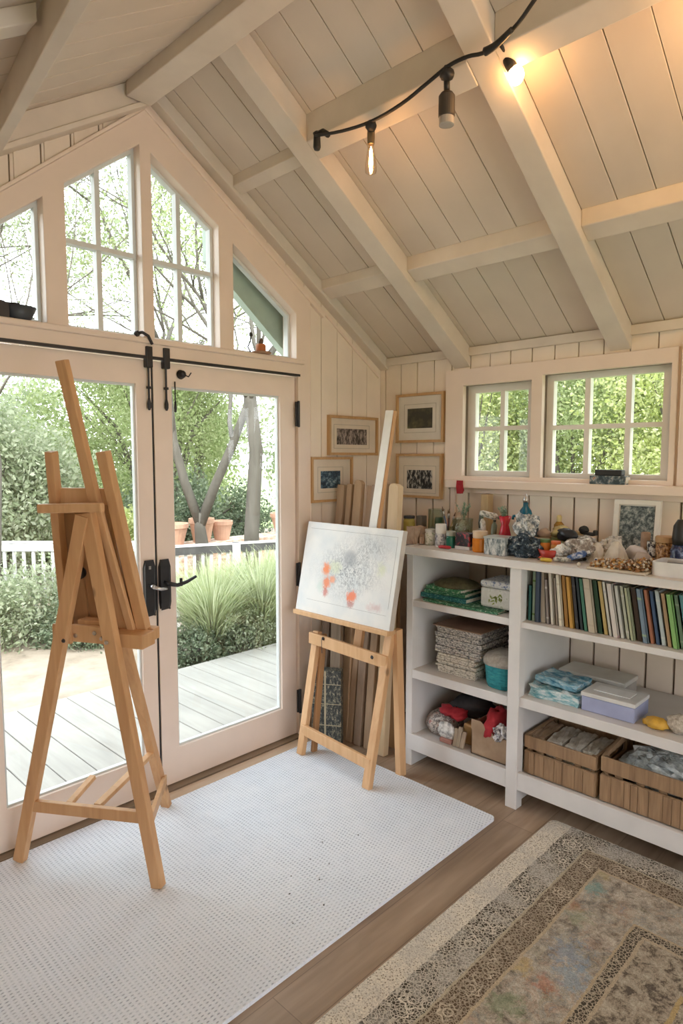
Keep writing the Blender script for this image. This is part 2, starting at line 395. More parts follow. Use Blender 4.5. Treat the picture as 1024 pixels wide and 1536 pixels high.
# ------------------------------------------------------------------ right wall (x = 0)
wx = lambda x0: (lambda p, k: (x0 + k, p[0], p[1]))
w1 = (-1.040, -0.630, 1.478, 1.975)   # y0,y1,z0,z1
w2 = (-1.705, -1.100, 1.478, 1.995)
wr = MB().prism([(YB, 0.0), (0.12, 0.0), (0.12, 2.18), (YB, 2.18)],
    [[(w[0], w[2]), (w[1], w[2]), (w[1], w[3]), (w[0], w[3])] for w in (w1, w2)], wx(0.014), 0.106).build('wall_right', M_['gap'])
struct(wr, 'long boarded wall behind the shelves')
mb = MB()
boards(mb, [(YB, 2.03), (0, 2.03), (0, 2.18), (YB, 2.18)], 0.122, 0.006, 0, wx(0.0), 0.014, off=-0.055)
boards(mb, [(-0.53, 1.40), (0, 1.40), (0, 2.03), (-0.53, 2.03)], 0.122, 0.006, 0, wx(0.0), 0.014, off=-0.055)
boards(mb, [(YB, 1.40), (-1.72, 1.40), (-1.72, 2.03), (YB, 2.03)], 0.122, 0.006, 0, wx(0.0), 0.014, off=-0.055)
boards(mb, [(YB, 0), (0, 0), (0, 1.40), (YB, 1.40)], 0.122, 0.011, 0, wx(0.0), 0.014, off=-0.055)
mb.build('board', M_['wall'], wr)
mb = MB().prism([(-1.731, 1.45), (-0.517, 1.45), (-0.517, 2.062), (-1.731, 2.062)],
    [[(w[0], w[2]), (w[1], w[2]), (w[1], w[3]), (w[0], w[3])] for w in (w1, w2)], wx(-0.018), 0.032)
struct(mb.build('trim_9', M_['trim'], bevel=0.003), 'painted casing around the pair of small windows')
mb = MB().box((-0.065, -2.9, 1.413), (0.0, -0.548, 1.456))
struct(mb.build('trim_10', M_['trim'], bevel=0.004), 'deep window ledge above the worktop')
mb = MB().box((-0.014, -2.9, 1.385), (0.0, -0.56, 1.413)); mb.box((-0.02, -0.585, 1.13), (0.0, -0.556, 1.413))
struct(mb.build('trim_11', M_['trim'], bevel=0.002), 'thin batten below the window ledge')
mb = MB().box((-0.022, YB, 2.135), (0.0, -0.0, 2.18))
struct(mb.build('trim_12', M_['beam'], bevel=0.003), 'wall plate under the ceiling planks')
mb = MB().box((-0.024, -1.80, 1.456), (0.0, -1.745, 2.10))
struct(mb.build('trim_13', M_['trim'], bevel=0.003), 'upright trim beside the larger small-paned window')
def win_right(i, w, vms, hm, sb, label):
    y0, y1, z0, z1 = w
    o = MB().prism([(y0, z0), (y1, z0), (y1, z1), (y0, z1)], [[(y0+sb[0], z0+sb[2]), (y1-sb[1], z0+sb[2]), (y1-sb[1], z1-sb[3]), (y0+sb[0], z1-sb[3])]], wx(0.035), 0.04).build('window_%d' % i, M_['sashw'], bevel=0.003)
    struct(o, label)
    mb = MB()
    for y in vms: mb.box((0.037, y-0.013, z0+0.01), (0.072, y+0.013, z1-0.02))
    for z in hm: mb.box((0.034, y0+0.01, z-0.011), (0.071, y1-0.01, z+0.011))
    mb.build('window_muntin', M_['sashw'], o)
    MB().box((0.054, y0+0.01, z0+0.01), (0.057, y1-0.01, z1-0.01)).build('window_pane', M_['glass'], o)
win_right(5, w1, [-0.846], [1.738], (0.045, 0.048, 0.030, 0.040), 'smaller four-pane window nearer the corner')
win_right(6, w2, [-1.310, -1.506], [1.731], (0.048, 0.036, 0.024, 0.030), 'wider six-pane window above the books')

# ------------------------------------------------------------------ left and back walls (outside the frame); windows added for more daylight
def open_wall(name, label, poly, holes, f, e):
    o = MB().prism(poly, holes, f, e).build(name, M_['wall']); return struct(o, label)
zL = zl(XL)
lh = [[(YB+0.3+1.18*k, 0.30), (YB+0.3+1.18*k+1.06, 0.30), (YB+0.3+1.18*k+1.06, 1.52), (YB+0.3+1.18*k, 1.52)] for k in (0,)]
open_wall('wall_left', 'low unseen wall with a window added for daylight', [(YB, 0), (0.12, 0), (0.12, zL), (YB, zL)], lh, wx(XL-0.12), 0.12)
bh = [[(x, 0.25), (x+0.86, 0.25), (x+0.86, min(zr(x+0.86), zl(x) if x > XL else 9, 2.3)-0.08), (x, min(zr(x+0.86), zl(x), 2.3)-0.08)] for x in (-3.9, -2.92, -1.95)]
open_wall('wall_back', 'unseen back wall with windows added for daylight', room, bh, gy(YB-0.12), 0.12)
for k, h in enumerate(lh):
    o = MB().prism(h, [[(h[0][0]+.04, h[0][1]+.04), (h[1][0]-.04, h[1][1]+.04), (h[2][0]-.04, h[2][1]-.04), (h[3][0]+.04, h[3][1]-.04)]], wx(XL-0.08), 0.04).build('window_%d' % (7+k), M_['sash'])
    struct(o, 'side window outside the picture, added for daylight')
for k, h in enumerate(bh):
    o = MB().prism(h, [[(h[0][0]+.04, h[0][1]+.04), (h[1][0]-.04, h[1][1]+.04), (h[2][0]-.04, h[2][1]-.04), (h[3][0]+.04, h[3][1]-.04)]], gy(YB-0.08), 0.04).build('window_%d' % (11+k), M_['sash'])
    struct(o, 'back window outside the picture, added for daylight')

# ------------------------------------------------------------------ ceiling
YC = 0.35  # eave overhang past the gable
mb = MB()
def slope_box(mb, xa, xb, y0, y1, d0, d1, right=True):
    """block lying under the roof plane between plan positions xa..xb; d0,d1 vertical offsets below the underside"""
    z = zr if right else zl
    return mb.hexa([(xa,y0,z(xa)-d1),(xb,y0,z(xb)-d1),(xb,y1,z(xb)-d1),(xa,y1,z(xa)-d1),(xa,y0,z(xa)-d0),(xb,y0,z(xb)-d0),(xb,y1,z(xb)-d0),(xa,y1,z(xa)-d0)])
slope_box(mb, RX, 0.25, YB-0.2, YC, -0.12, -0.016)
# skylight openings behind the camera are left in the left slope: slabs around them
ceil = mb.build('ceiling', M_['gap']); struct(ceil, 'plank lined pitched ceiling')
mb = MB()
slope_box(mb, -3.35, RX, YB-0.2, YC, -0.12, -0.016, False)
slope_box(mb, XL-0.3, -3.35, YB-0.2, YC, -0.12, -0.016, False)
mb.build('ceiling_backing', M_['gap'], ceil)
mb = MB(); y = 0.0
pw = 0.1385
k = 0
while y > YB:
    g = 0.0014 if k % 3 else 0.0024
    slope_box(mb, RX, 0.02, y-pw+g, y-g, -0.014, 0.0)
    slope_box(mb, XL, RX, y-pw+0.003, y-0.003, -0.014, 0.0, False)
    y -= pw; k += 1
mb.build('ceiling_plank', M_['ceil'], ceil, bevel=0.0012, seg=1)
mb = MB(); slope_box(mb, RX-0.1, 0.25, 0.12, YC, -0.016, 0.0); slope_box(mb, XL-0.3, RX, 0.12, YC, -0.016, 0.0, False)
mb.build('soffit', plain('soffit_paint', (0.6, 0.62, 0.58), 0.6), ceil)
# ridge beam
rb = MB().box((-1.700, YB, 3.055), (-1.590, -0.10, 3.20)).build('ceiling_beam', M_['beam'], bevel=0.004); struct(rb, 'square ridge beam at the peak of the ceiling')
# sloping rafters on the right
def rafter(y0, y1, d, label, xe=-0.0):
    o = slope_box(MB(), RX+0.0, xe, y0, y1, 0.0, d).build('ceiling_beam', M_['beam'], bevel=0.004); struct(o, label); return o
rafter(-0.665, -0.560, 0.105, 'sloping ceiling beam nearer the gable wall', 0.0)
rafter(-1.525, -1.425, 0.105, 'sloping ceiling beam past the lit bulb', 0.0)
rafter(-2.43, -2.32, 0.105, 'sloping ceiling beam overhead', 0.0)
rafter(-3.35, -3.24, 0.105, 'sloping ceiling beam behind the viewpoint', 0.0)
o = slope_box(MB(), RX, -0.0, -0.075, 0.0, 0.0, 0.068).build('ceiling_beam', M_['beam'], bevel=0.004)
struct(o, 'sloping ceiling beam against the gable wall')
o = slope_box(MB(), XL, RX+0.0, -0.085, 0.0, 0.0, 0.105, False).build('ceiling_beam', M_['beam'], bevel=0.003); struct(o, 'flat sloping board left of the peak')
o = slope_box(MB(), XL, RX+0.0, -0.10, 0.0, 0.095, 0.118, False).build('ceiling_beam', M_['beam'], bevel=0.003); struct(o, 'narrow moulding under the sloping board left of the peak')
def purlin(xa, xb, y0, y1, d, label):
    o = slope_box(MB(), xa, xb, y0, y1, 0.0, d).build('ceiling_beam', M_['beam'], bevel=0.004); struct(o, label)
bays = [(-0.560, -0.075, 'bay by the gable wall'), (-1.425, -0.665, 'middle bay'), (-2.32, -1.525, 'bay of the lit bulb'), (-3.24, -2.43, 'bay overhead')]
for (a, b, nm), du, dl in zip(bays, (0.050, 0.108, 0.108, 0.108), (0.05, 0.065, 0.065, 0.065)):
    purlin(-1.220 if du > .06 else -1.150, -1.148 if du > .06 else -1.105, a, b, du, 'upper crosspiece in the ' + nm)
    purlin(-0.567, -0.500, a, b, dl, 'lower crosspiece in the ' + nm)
# wide board above the upper crosspiece over the lit bay, seen as the pale band beside the cable
# left slope: low beam
p = [(-2.205, 0.0), (-2.60, -2.1), (-3.0, -4.2)]
mb = MB()
for a, b in zip(p[:-1], p[1:]):
    w = 0.036; d = 0.12; a = (a[0]+.0095, a[1]); b = (b[0]+.0095, b[1])
    mb.hexa([(a[0]-w/2+0.0, a[1], zl(a[0])-d), (b[0]-w/2-0.0, b[1], zl(b[0])-d), (b[0]+w/2, b[1], zl(b[0])-d), (a[0]+w/2, a[1], zl(a[0])-d),
             (a[0]-w/2, a[1], zl(a[0])+0.01), (b[0]-w/2, b[1], zl(b[0])+0.01), (b[0]+w/2, b[1], zl(b[0])+0.01), (a[0]+w/2, a[1], zl(a[0])+0.01)])
struct(mb.build('ceiling_beam', M_['beam'], bevel=0.003), 'long beam crossing the ceiling left of the ridge')
o = slope_box(MB(), XL, -2.42, -1.03, -0.96, 0.0, 0.045, False).build('ceiling_beam', M_['beam'], bevel=0.003); struct(o, 'short ceiling beam at the upper left corner')

# ------------------------------------------------------------------ rugs
def rug1_mat():
    m, nt, b = _nt('woven_pale_blue_rug')
    v = coords(nt, (1, 1, 1)); sp = nt.nodes.new('ShaderNodeSeparateXYZ'); L(nt, v, sp.inputs[0])
    P = 0.0175
    nz = N(nt, 'ShaderNodeTexNoise', Scale=9.0, Detail=2.0); L(nt, v, nz.inputs['Vector'])
    wob = math_(nt, 'MULTIPLY', math_(nt, 'SUBTRACT', nz.outputs['Fac'], 0.5), 0.010)
    xs = math_(nt, 'DIVIDE', math_(nt, 'ADD', sp.outputs['X'], wob), P)
    row = math_(nt, 'FLOOR', xs)
    ys = math_(nt, 'ADD', math_(nt, 'DIVIDE', math_(nt, 'ADD', sp.outputs['Y'], wob), P*0.78), math_(nt, 'MULTIPLY', row, 0.5))
    fx = math_(nt, 'SUBTRACT', math_(nt, 'FRACT', xs), 0.5); fy = math_(nt, 'SUBTRACT', math_(nt, 'FRACT', ys), 0.5)
    d = math_(nt, 'SQRT', math_(nt, 'ADD', math_(nt, 'MULTIPLY', math_(nt, 'MULTIPLY', fx, fx), 1.0), math_(nt, 'MULTIPLY', math_(nt, 'MULTIPLY', fy, fy), 2.2)))
    dots = ramp(nt, d, [(0.12, (0, 0, 0)), (0.38, (1, 1, 1))])
    n2 = N(nt, 'ShaderNodeTexNoise', Scale=170.0, Detail=3.0); L(nt, v, n2.inputs['Vector'])
    base = ramp(nt, n2.outputs['Fac'], [(0.3, (0.70, 0.75, 0.83)), (0.7, (0.85, 0.89, 0.95))])
    n3 = N(nt, 'ShaderNodeTexNoise', Scale=2.0, Detail=3.0); L(nt, v, n3.inputs['Vector'])
    base = mixc(nt, 0.25, base, ramp(nt, n3.outputs['Fac'], [(0.35, (0.68, 0.74, 0.82)), (0.65, (0.90, 0.91, 0.92))]))
    dn = N(nt, 'ShaderNodeTexNoise', Scale=14.0, Detail=2.0); L(nt, v, dn.inputs['Vector'])
    amt = math_(nt, 'MULTIPLY', math_(nt, 'SUBTRACT', 1.0, dots), ramp(nt, dn.outputs['Fac'], [(0.3, (0.35,)*3), (0.65, (0.95,)*3)]))
    gn = nt.nodes.new('ShaderNodeNewGeometry'); sn = nt.nodes.new('ShaderNodeSeparateXYZ'); L(nt, gn.outputs['Normal'], sn.inputs[0])
    amt = math_(nt, 'MULTIPLY', amt, math_(nt, 'GREATER_THAN', sn.outputs['Z'], 0.85))
    L(nt, mixc(nt, amt, base, (0.33, 0.37, 0.45)), b.inputs['Base Color'])
    b.inputs['Roughness'].default_value = 0.95; b.inputs['Specular IOR Level'].default_value = 0.1
    bump(nt, b, dots, 0.5, 0.004); return m
def rrect(x0, x1, y0, y1, r, n=6):
    out = []
    for cx, cy, a0 in ((x1-r, y1-r, 0), (x0+r, y1-r, 90), (x0+r, y0+r, 180), (x1-r, y0+r, 270)):
        for k in range(n+1):
            a = math.radians(a0 + 90*k/n); out.append((cx+r*math.cos(a), cy+r*math.sin(a)))
    return out
r1 = MB().prism([(-3.1, -1.268)] + rrect(-3.1, -0.668, -1.268, -0.130, 0.022)[-7:] + rrect(-3.1, -0.668, -1.268, -0.130, 0.022)[:7] + [(-1.66, -0.130), (-1.80, -0.056), (-3.1, -0.056)], [], lambda p, k: (p[0], p[1], 0.001+k), 0.013).build('rug', rug1_mat(), bevel=0.005)
tag(r1, 'pale blue grey woven rug under the two easels', 'rug')
m = MB()
for i, (x, y) in enumerate([(-1.63, -1.00), (-1.50, -1.02), (-1.585, -1.13), (-1.33, -0.86), (-1.19, -0.93), (-1.44, -0.905), (-1.41, -0.98), (-1.56, -0.93), (-1.72, -1.12)]):
    m.blob((x, y, 0.0155), (.0045 - .0003*i, .003, .0015), i, .2, 8, 6)
b_ = m.build('paint_specks', M_['black'], r1); b_['kind'] = 'stuff'
def rug2_mat():
    m, nt, b = _nt('oriental_rug')
    v = coords(nt, (1, 1, 1)); sp = nt.nodes.new('ShaderNodeSeparateXYZ'); L(nt, v, sp.inputs[0])
    X, Y = sp.outputs['X'], sp.outputs['Y']
    nz = N(nt, 'ShaderNodeTexNoise', Scale=16.0, Detail=3.0); L(nt, v, nz.inputs['Vector'])
    nj = N(nt, 'ShaderNodeTexNoise', Scale=120.0, Detail=2.0); L(nt, v, nj.inputs['Vector'])
    A = lambda a, b_: math_(nt, 'ADD', a, b_); S = lambda a, b_: math_(nt, 'SUBTRACT', a, b_); MU = lambda a, b_: math_(nt, 'MULTIPLY', a, b_)
    MX = lambda a, b_: math_(nt, 'MAXIMUM', a, b_); GT = lambda a, b_: math_(nt, 'GREATER_THAN', a, b_); LT = lambda a, b_: math_(nt, 'LESS_THAN', a, b_); AB = lambda a: math_(nt, 'ABSOLUTE', a)
    wob = A(MU(S(nz.outputs['Fac'], 0.5), 0.012), MU(S(nj.outputs['Fac'], 0.5), 0.010))
    dy = A(S(RUG2[3]-RUG2c[1], Y), wob); dx = A(A(S(RUG2[1]-RUG2c[0], X), 0.085), wob)
    e = math_(nt, 'MINIMUM', dy, dx); horiz = LT(dy, dx)
    s = A(MU(X, horiz), MU(Y, S(1.0, horiz))); s = A(s, MU(S(nz.outputs['Fac'], 0.5), 0.014))
    cream, tan, grey = (0.68, 0.62, 0.52), (0.42, 0.36, 0.28), (0.52, 0.49, 0.44)
    dark, brown = (0.070, 0.058, 0.045), (0.115, 0.082, 0.055)
    g = N(nt, 'ShaderNodeTexNoise', Scale=260.0, Detail=2.0, Roughness=0.8); L(nt, v, g.inputs['Vector'])
    vf = N(nt, 'ShaderNodeTexVoronoi', Scale=125.0); L(nt, v, vf.inputs['Vector'])
    specks = ramp(nt, vf.outputs['Distance'], [(0.22, (1, 1, 1)), (0.42, (0, 0, 0))])
    ve = N(nt, 'ShaderNodeTexVoronoi', Scale=92.0, feature='DISTANCE_TO_EDGE'); L(nt, v, ve.inputs['Vector'])
    web = ramp(nt, ve.outputs['Distance'], [(0.05, (1, 1, 1)), (0.14, (0, 0, 0))])
    fade = N(nt, 'ShaderNodeTexNoise', Scale=7.0, Detail=5.0, Roughness=0.7); L(nt, v, fade.inputs['Vector'])
    def motif(per, mid, r, wd, ph=0.0):
        """row of rings and lobed outlines at a regular pitch along the band"""
        q = S(MU(math_(nt, 'FRACT', A(math_(nt, 'DIVIDE', s, per), ph)), per), per/2); t = S(e, mid)
        d = math_(nt, 'SQRT', A(MU(q, q), MU(t, t))); an = math_(nt, 'ARCTAN2', t, q)
        lob = A(d, MU(math_(nt, 'SINE', MU(an, 6.0)), r*0.16))
        a1 = LT(AB(S(lob, r)), wd); a2 = LT(AB(S(d, r*0.5)), wd*0.8); a3 = LT(d, wd*1.2)
        # curling vine between the motifs
        z = S(t, MU(math_(nt, 'SINE', MU(A(math_(nt, 'DIVIDE', s, per), ph), 12.566)), r*0.85)); vine = MU(LT(AB(z), wd*0.9), GT(d, r*1.25))
        z2 = A(t, MU(math_(nt, 'SINE', MU(A(math_(nt, 'DIVIDE', s, per), ph+.12), 12.566)), r*0.85)); vine2 = MU(LT(AB(z2), wd*0.7), GT(d, r*1.25))
        return MX(MX(MX(a1, a2), MX(a3, vine)), vine2)
    edge = mixc(nt, specks, cream, (0.30, 0.25, 0.19)); edge = mixc(nt, ramp(nt, fade.outputs['Fac'], [(0.45, (0, 0, 0)), (0.6, (0.6,)*3)]), edge, grey)
    fm_ = ramp(nt, fade.outputs['Fac'], [(0.40, (1, 1, 1)), (0.58, (.25,)*3)])
    mA = MX(MU(motif(0.150, 0.146, 0.034, 0.0030), fm_), MX(MU(web, 0.75), MU(specks, 0.30)))
    bandA = mixc(nt, mA, dark, cream)
    bandA = mixc(nt, ramp(nt, fade.outputs['Fac'], [(0.47, (0, 0, 0)), (0.60, (0.70,)*3)]), bandA, mixc(nt, specks, grey, (0.22, 0.19, 0.16)))
    mB = MX(MU(motif(0.118, 0.246, 0.027, 0.0028, 0.3), fm_), MX(MU(web, 0.55), MU(specks, 0.35)))
    bandB = mixc(nt, mB, brown, (0.58, 0.50, 0.39))
    mC = MX(MU(web, 0.8), MU(specks, 0.4)); bandC = mixc(nt, mC, dark, (0.50, 0.43, 0.33))
    n5 = N(nt, 'ShaderNodeTexNoise', Scale=24.0, Detail=8.0, Roughness=0.78, Distortion=0.4); L(nt, v, n5.inputs['Vector'])
    field = ramp(nt, n5.outputs['Fac'], [(0.37, (0.13, 0.11, 0.09)), (0.45, (0.30, 0.26, 0.21)), (0.54, (0.44, 0.385, 0.315)), (0.66, (0.60, 0.55, 0.47))])
    n6 = N(nt, 'ShaderNodeTexNoise', Scale=15.0, Detail=6.0, Roughness=.7, Distortion=0.8); L(nt, coords(nt, (1, 1, 1), rot=(0, 0, 0.6)), n6.inputs['Vector'])
    cc = ramp(nt, n6.outputs['Fac'], [(0.34, (0.16, 0.19, 0.12)), (0.42, (0.44, 0.38, 0.29)), (0.47, (0.26, 0.30, 0.31)), (0.53, (0.46, 0.40, 0.32)), (0.60, (0.42, 0.27, 0.20)), (0.68, (0.24, 0.29, 0.34))])
    n7 = N(nt, 'ShaderNodeTexNoise', Scale=6.5, Detail=5.0); L(nt, coords(nt, (1, 1, 1), rot=(0, 0, 1.6)), n7.inputs['Vector'])
    field = mixc(nt, ramp(nt, n7.outputs['Fac'], [(0.42, (0.05,)*3), (0.60, (0.45,)*3)]), field, cc)
    n8 = N(nt, 'ShaderNodeTexNoise', Scale=38.0, Detail=7.0, Roughness=.75); L(nt, v, n8.inputs['Vector'])
    def splash(col, px, py, r, f, amt=0.75):
        q = nt.nodes.new('ShaderNodeVectorMath'); q.operation = 'DISTANCE'; L(nt, v, q.inputs[0]); q.inputs[1].default_value = (px-RUG2c[0], py-RUG2c[1], 0)
        d = A(q.outputs['Value'], MU(S(n8.outputs['Fac'], 0.5), r*4.0))
        return mixc(nt, ramp(nt, d, [(r*0.45, (amt,)*3), (r, (0, 0, 0))]), f, col)
    for c, x, y, r, a in (((0.22, 0.30, 0.40), -1.19, -1.845, 0.075, .55), ((0.27, 0.35, 0.42), -1.28, -1.90, 0.07, .6), ((0.44, 0.17, 0.10), -1.36, -1.85, 0.045, .55), ((0.50, 0.37, 0.15), -1.34, -1.76, 0.045, .55), ((0.16, 0.24, 0.13), -1.50, -1.80, 0.06, .5), ((0.16, 0.34, 0.32), -0.83, -1.765, 0.045, .55), ((0.44, 0.36, 0.15), -0.72, -1.76, 0.045, .45), ((0.46, 0.24, 0.13), -0.97, -1.76, 0.035, .45), ((0.20, 0.27, 0.15), -1.02, -1.80, 0.05, .4)):
        field = splash(c, x, y, r, field, a)
    def gate(lo, col, cur): return mixc(nt, GT(e, lo), cur, col)
    nd = ramp(nt, n5.outputs['Fac'], [(0.42, (0.12, 0.10, 0.08)), (0.50, (0.34, 0.29, 0.225)), (0.62, (0.46, 0.41, 0.33))])
    c = edge
    c = gate(0.088, bandA, c); c = gate(0.197, (0.44, 0.38, 0.28), c); c = gate(0.205, bandB, c); c = gate(0.287, (0.46, 0.37, 0.26), c); c = gate(0.297, field, c)
    c = gate(0.492, (0.44, 0.35, 0.24), c); c = gate(0.500, bandC, c); c = gate(0.536, (0.44, 0.36, 0.26), c); c = gate(0.547, nd, c); c = gate(0.70, (0.44, 0.33, 0.17), c); c = gate(0.712, nd, c); c = gate(0.95, bandB, c); c = gate(1.0, field, c)
    grain = ramp(nt, g.outputs['Fac'], [(0.32, (0.70, 0.70, 0.70)), (0.68, (1.30, 1.30, 1.30))])
    c = mixc(nt, 0.9, c, grain, 'MULTIPLY')
    L(nt, c, b.inputs['Base Color']); b.inputs['Roughness'].default_value = 0.95; b.inputs['Specular IOR Level'].default_value = 0.1
    bump(nt, b, g.outputs['Fac'], 0.5, 0.003); return m
RUG2 = (-3.3, -0.505, -3.6, -1.450); RUG2c = ((RUG2[0]+RUG2[1])/2, (RUG2[2]+RUG2[3])/2)
r2 = MB().prism(rrect(*RUG2, 0.03), [], lambda p, k: (p[0], p[1], 0.001+k), 0.010).build('rug', rug2_mat(), bevel=0.004)
tag(r2, 'worn brown and cream patterned oriental rug in front of the shelves', 'rug')

# ------------------------------------------------------------------ shelf unit
XF = -0.53
sh = thing('bookshelf', 'long white painted open bookshelf under the small windows', 'bookshelf', (-0.27, -1.8, 0))
YE = -2.62
MB().prism([(-0.555, YE-0.02), (-0.002, YE-0.02), (-0.002, -0.30), (-0.385, -0.30), (-0.385, -0.640), (-0.555, -0.640)], [], lambda p, k: (p[0], p[1], 1.100+k), .032).build('worktop', M_['shelf'], sh, bevel=0.004)
MB().box((XF, -0.692, 0.0), (-0.02, -0.652, 1.100)).build('side_panel', M_['shelf'], sh, bevel=0.003)
MB().box((XF-0.008, -1.292, 0.0), (XF+0.045, -1.236, 1.100)).build('post', M_['shelf'], sh, bevel=0.003)
MB().box((XF+0.04, -1.280, 0.02), (-0.02, -1.248, 1.100)).build('divider', M_['shelf'], sh)
MB().box((XF, YE, 0.0), (-0.02, YE+0.04, 1.100)).build('side_panel', M_['shelf'], sh, bevel=0.003)
MB().box((XF+0.002, -1.248, 0.833), (-0.015, -0.690, 0.866)).build('shelf_board', M_['shelf'], sh, bevel=0.003)
MB().box((XF+0.002, -1.248, 0.462), (-0.015, -0.690, 0.508)).build('shelf_board', M_['shelf'], sh, bevel=0.003)
MB().box((XF+0.01, -1.248, 0.140), (-0.015, -0.690, 0.162)).build('shelf_board', M_['shelf'], sh)
MB().box((XF-0.004, -1.238, 0.085), (XF+0.02, -0.662, 0.170)).build('rail', M_['shelf'], sh, bevel=0.003)
MB().box((XF+0.002, YE+0.03, 0.834), (-0.015, -1.280, 0.861)).build('shelf_board', M_['shelf'], sh, bevel=0.003)
MB().box((XF+0.002, YE+0.03, 0.476), (-0.015, -1.280, 0.520)).build('shelf_board', M_['shelf'], sh, bevel=0.003)
MB().box((XF+0.01, YE+0.03, 0.140), (-0.015, -1.280, 0.164)).build('shelf_board', M_['shelf'], sh)
MB().box((XF-0.004, YE+0.03, 0.092), (XF+0.02, -1.290, 0.174)).build('rail', M_['shelf'], sh, bevel=0.003)

# ------------------------------------------------------------------ books in the long row
def book_mat(c, c2):
    key = 'book_%d_%d_%d' % tuple(int(v*99) for v in c)
    if key in M_: return M_[key]
    m, nt, b = _nt('cloth_cover')
    nz = N(nt, 'ShaderNodeTexNoise', Scale=30.0, Detail=5.0, Roughness=0.8); L(nt, coords(nt, (1, 1, 0.5)), nz.inputs['Vector'])
    L(nt, ramp(nt, nz.outputs['Fac'], [(0.42, c), (0.58, c), (0.66, c2)]), b.inputs['Base Color']); b.inputs['Roughness'].default_value = 0.5
    M_[key] = m; return m
M_['paper'] = speckle('page_edges', [(0.52, 0.46, 0.36), (0.72, 0.67, 0.56)], 90, stretch=(1, 6, 0.1))
bk = [  # name, cover colour, second colour, thickness, height, depth
 ('teal green', (.03,.13,.12), (.08,.22,.10), .011, .150, .16), ('pale mint and green', (.30,.42,.32), (.10,.20,.05), .013, .210, .17), ('navy blue', (.035,.055,.09), (.05,.07,.11), .016, .215, .18),
 ('weathered beige', (.42,.37,.30), (.30,.26,.20), .019, .215, .20), ('speckled grey', (.24,.20,.18), (.45,.40,.36), .010, .185, .17), ('ivory', (.62,.56,.48), (.45,.40,.34), .011, .215, .18), ('rough brown-grey', (.33,.27,.22), (.5,.44,.38), .009, .195, .17),
 ('cream', (.66,.60,.48), (.55,.48,.36), .013, .212, .19), ('ochre brown', (.36,.18,.04), (.45,.25,.06), .014, .210, .18), ('mustard orange', (.50,.26,.05), (.42,.20,.04), .013, .208, .18), ('charcoal', (.04,.04,.045), (.07,.07,.07), .012, .212, .18),
 ('black and teal', (.02,.035,.04), (.05,.20,.17), .010, .210, .18), ('green striped', (.06,.20,.13), (.30,.42,.34), .012, .208, .18), ('sand coloured', (.50,.43,.33), (.44,.37,.28), .022, .212, .20), ('dark forest green', (.02,.06,.03), (.20,.25,.10), .015, .208, .18),
 ('yellow ochre', (.50,.37,.14), (.35,.30,.16), .013, .207, .18), ('off-white', (.62,.60,.54), (.5,.5,.48), .010, .208, .18), ('white with pink top', (.60,.55,.50), (.60,.18,.18), .016, .206, .19), ('pale grey', (.52,.52,.48), (.40,.42,.40), .012, .200, .18), ('pale sage', (.50,.52,.42), (.60,.60,.52), .011, .200, .18),
 ('olive edged', (.38,.40,.26), (.55,.52,.40), .010, .198, .18), ('dark brown speckled', (.07,.05,.04), (.30,.24,.18), .016, .200, .18), ('slate blue', (.16,.22,.28), (.26,.36,.24), .014, .200, .18), ('brick red', (.42,.17,.10), (.12,.14,.18), .011, .198, .18), ('deep blue', (.05,.09,.17), (.10,.14,.24), .011, .196, .18),
 ('light blue-grey', (.44,.50,.50), (.52,.55,.53), .013, .200, .18), ('tan and orange', (.45,.30,.17), (.55,.30,.12), .012, .194, .18), ('bright green', (.22,.42,.14), (.35,.50,.25), .014, .195, .18), ('grey green', (.17,.26,.19), (.30,.38,.30), .012, .194, .18), ('teal topped', (.08,.22,.24), (.16,.30,.30), .013, .198, .18),
 ('cobalt blue', (.04,.10,.26), (.10,.20,.34), .014, .190, .18), ('ash grey', (.32,.34,.34), (.22,.24,.24), .014, .196, .18), ('green-brown flecked', (.20,.22,.12), (.45,.34,.20), .010, .195, .18), ('crimson red', (.50,.04,.06), (.4,.05,.06), .009, .198, .19), ('pink and red', (.48,.20,.18), (.35,.06,.08), .013, .190, .18),
 ('white', (.62,.60,.56), (.5,.48,.44), .014, .196, .18), ('dark red', (.25,.04,.04), (.35,.1,.08), .012, .198, .18), ('olive green', (.18,.20,.09), (.3,.3,.2), .015, .196, .18), ('plain grey', (.3,.3,.3), (.35,.35,.35), .014, .198, .18), ('navy and white', (.05,.07,.14), (.5,.5,.5), .013, .196, .18), ('beige', (.5,.44,.34), (.4,.35,.28), .016, .196, .18),
 ('brown', (.22,.12,.06), (.3,.2,.1), .014, .196, .18)]
ords = 'first second third fourth fifth sixth seventh eighth ninth tenth eleventh twelfth thirteenth fourteenth fifteenth sixteenth seventeenth eighteenth nineteenth twentieth'.split()
ords += ['twenty-' + o for o in ords[:9]] + ['thirtieth'] + ['thirty-' + o for o in ords[:9]] + ['fortieth'] + ['forty-' + o for o in ords[:9]]
y = -1.298
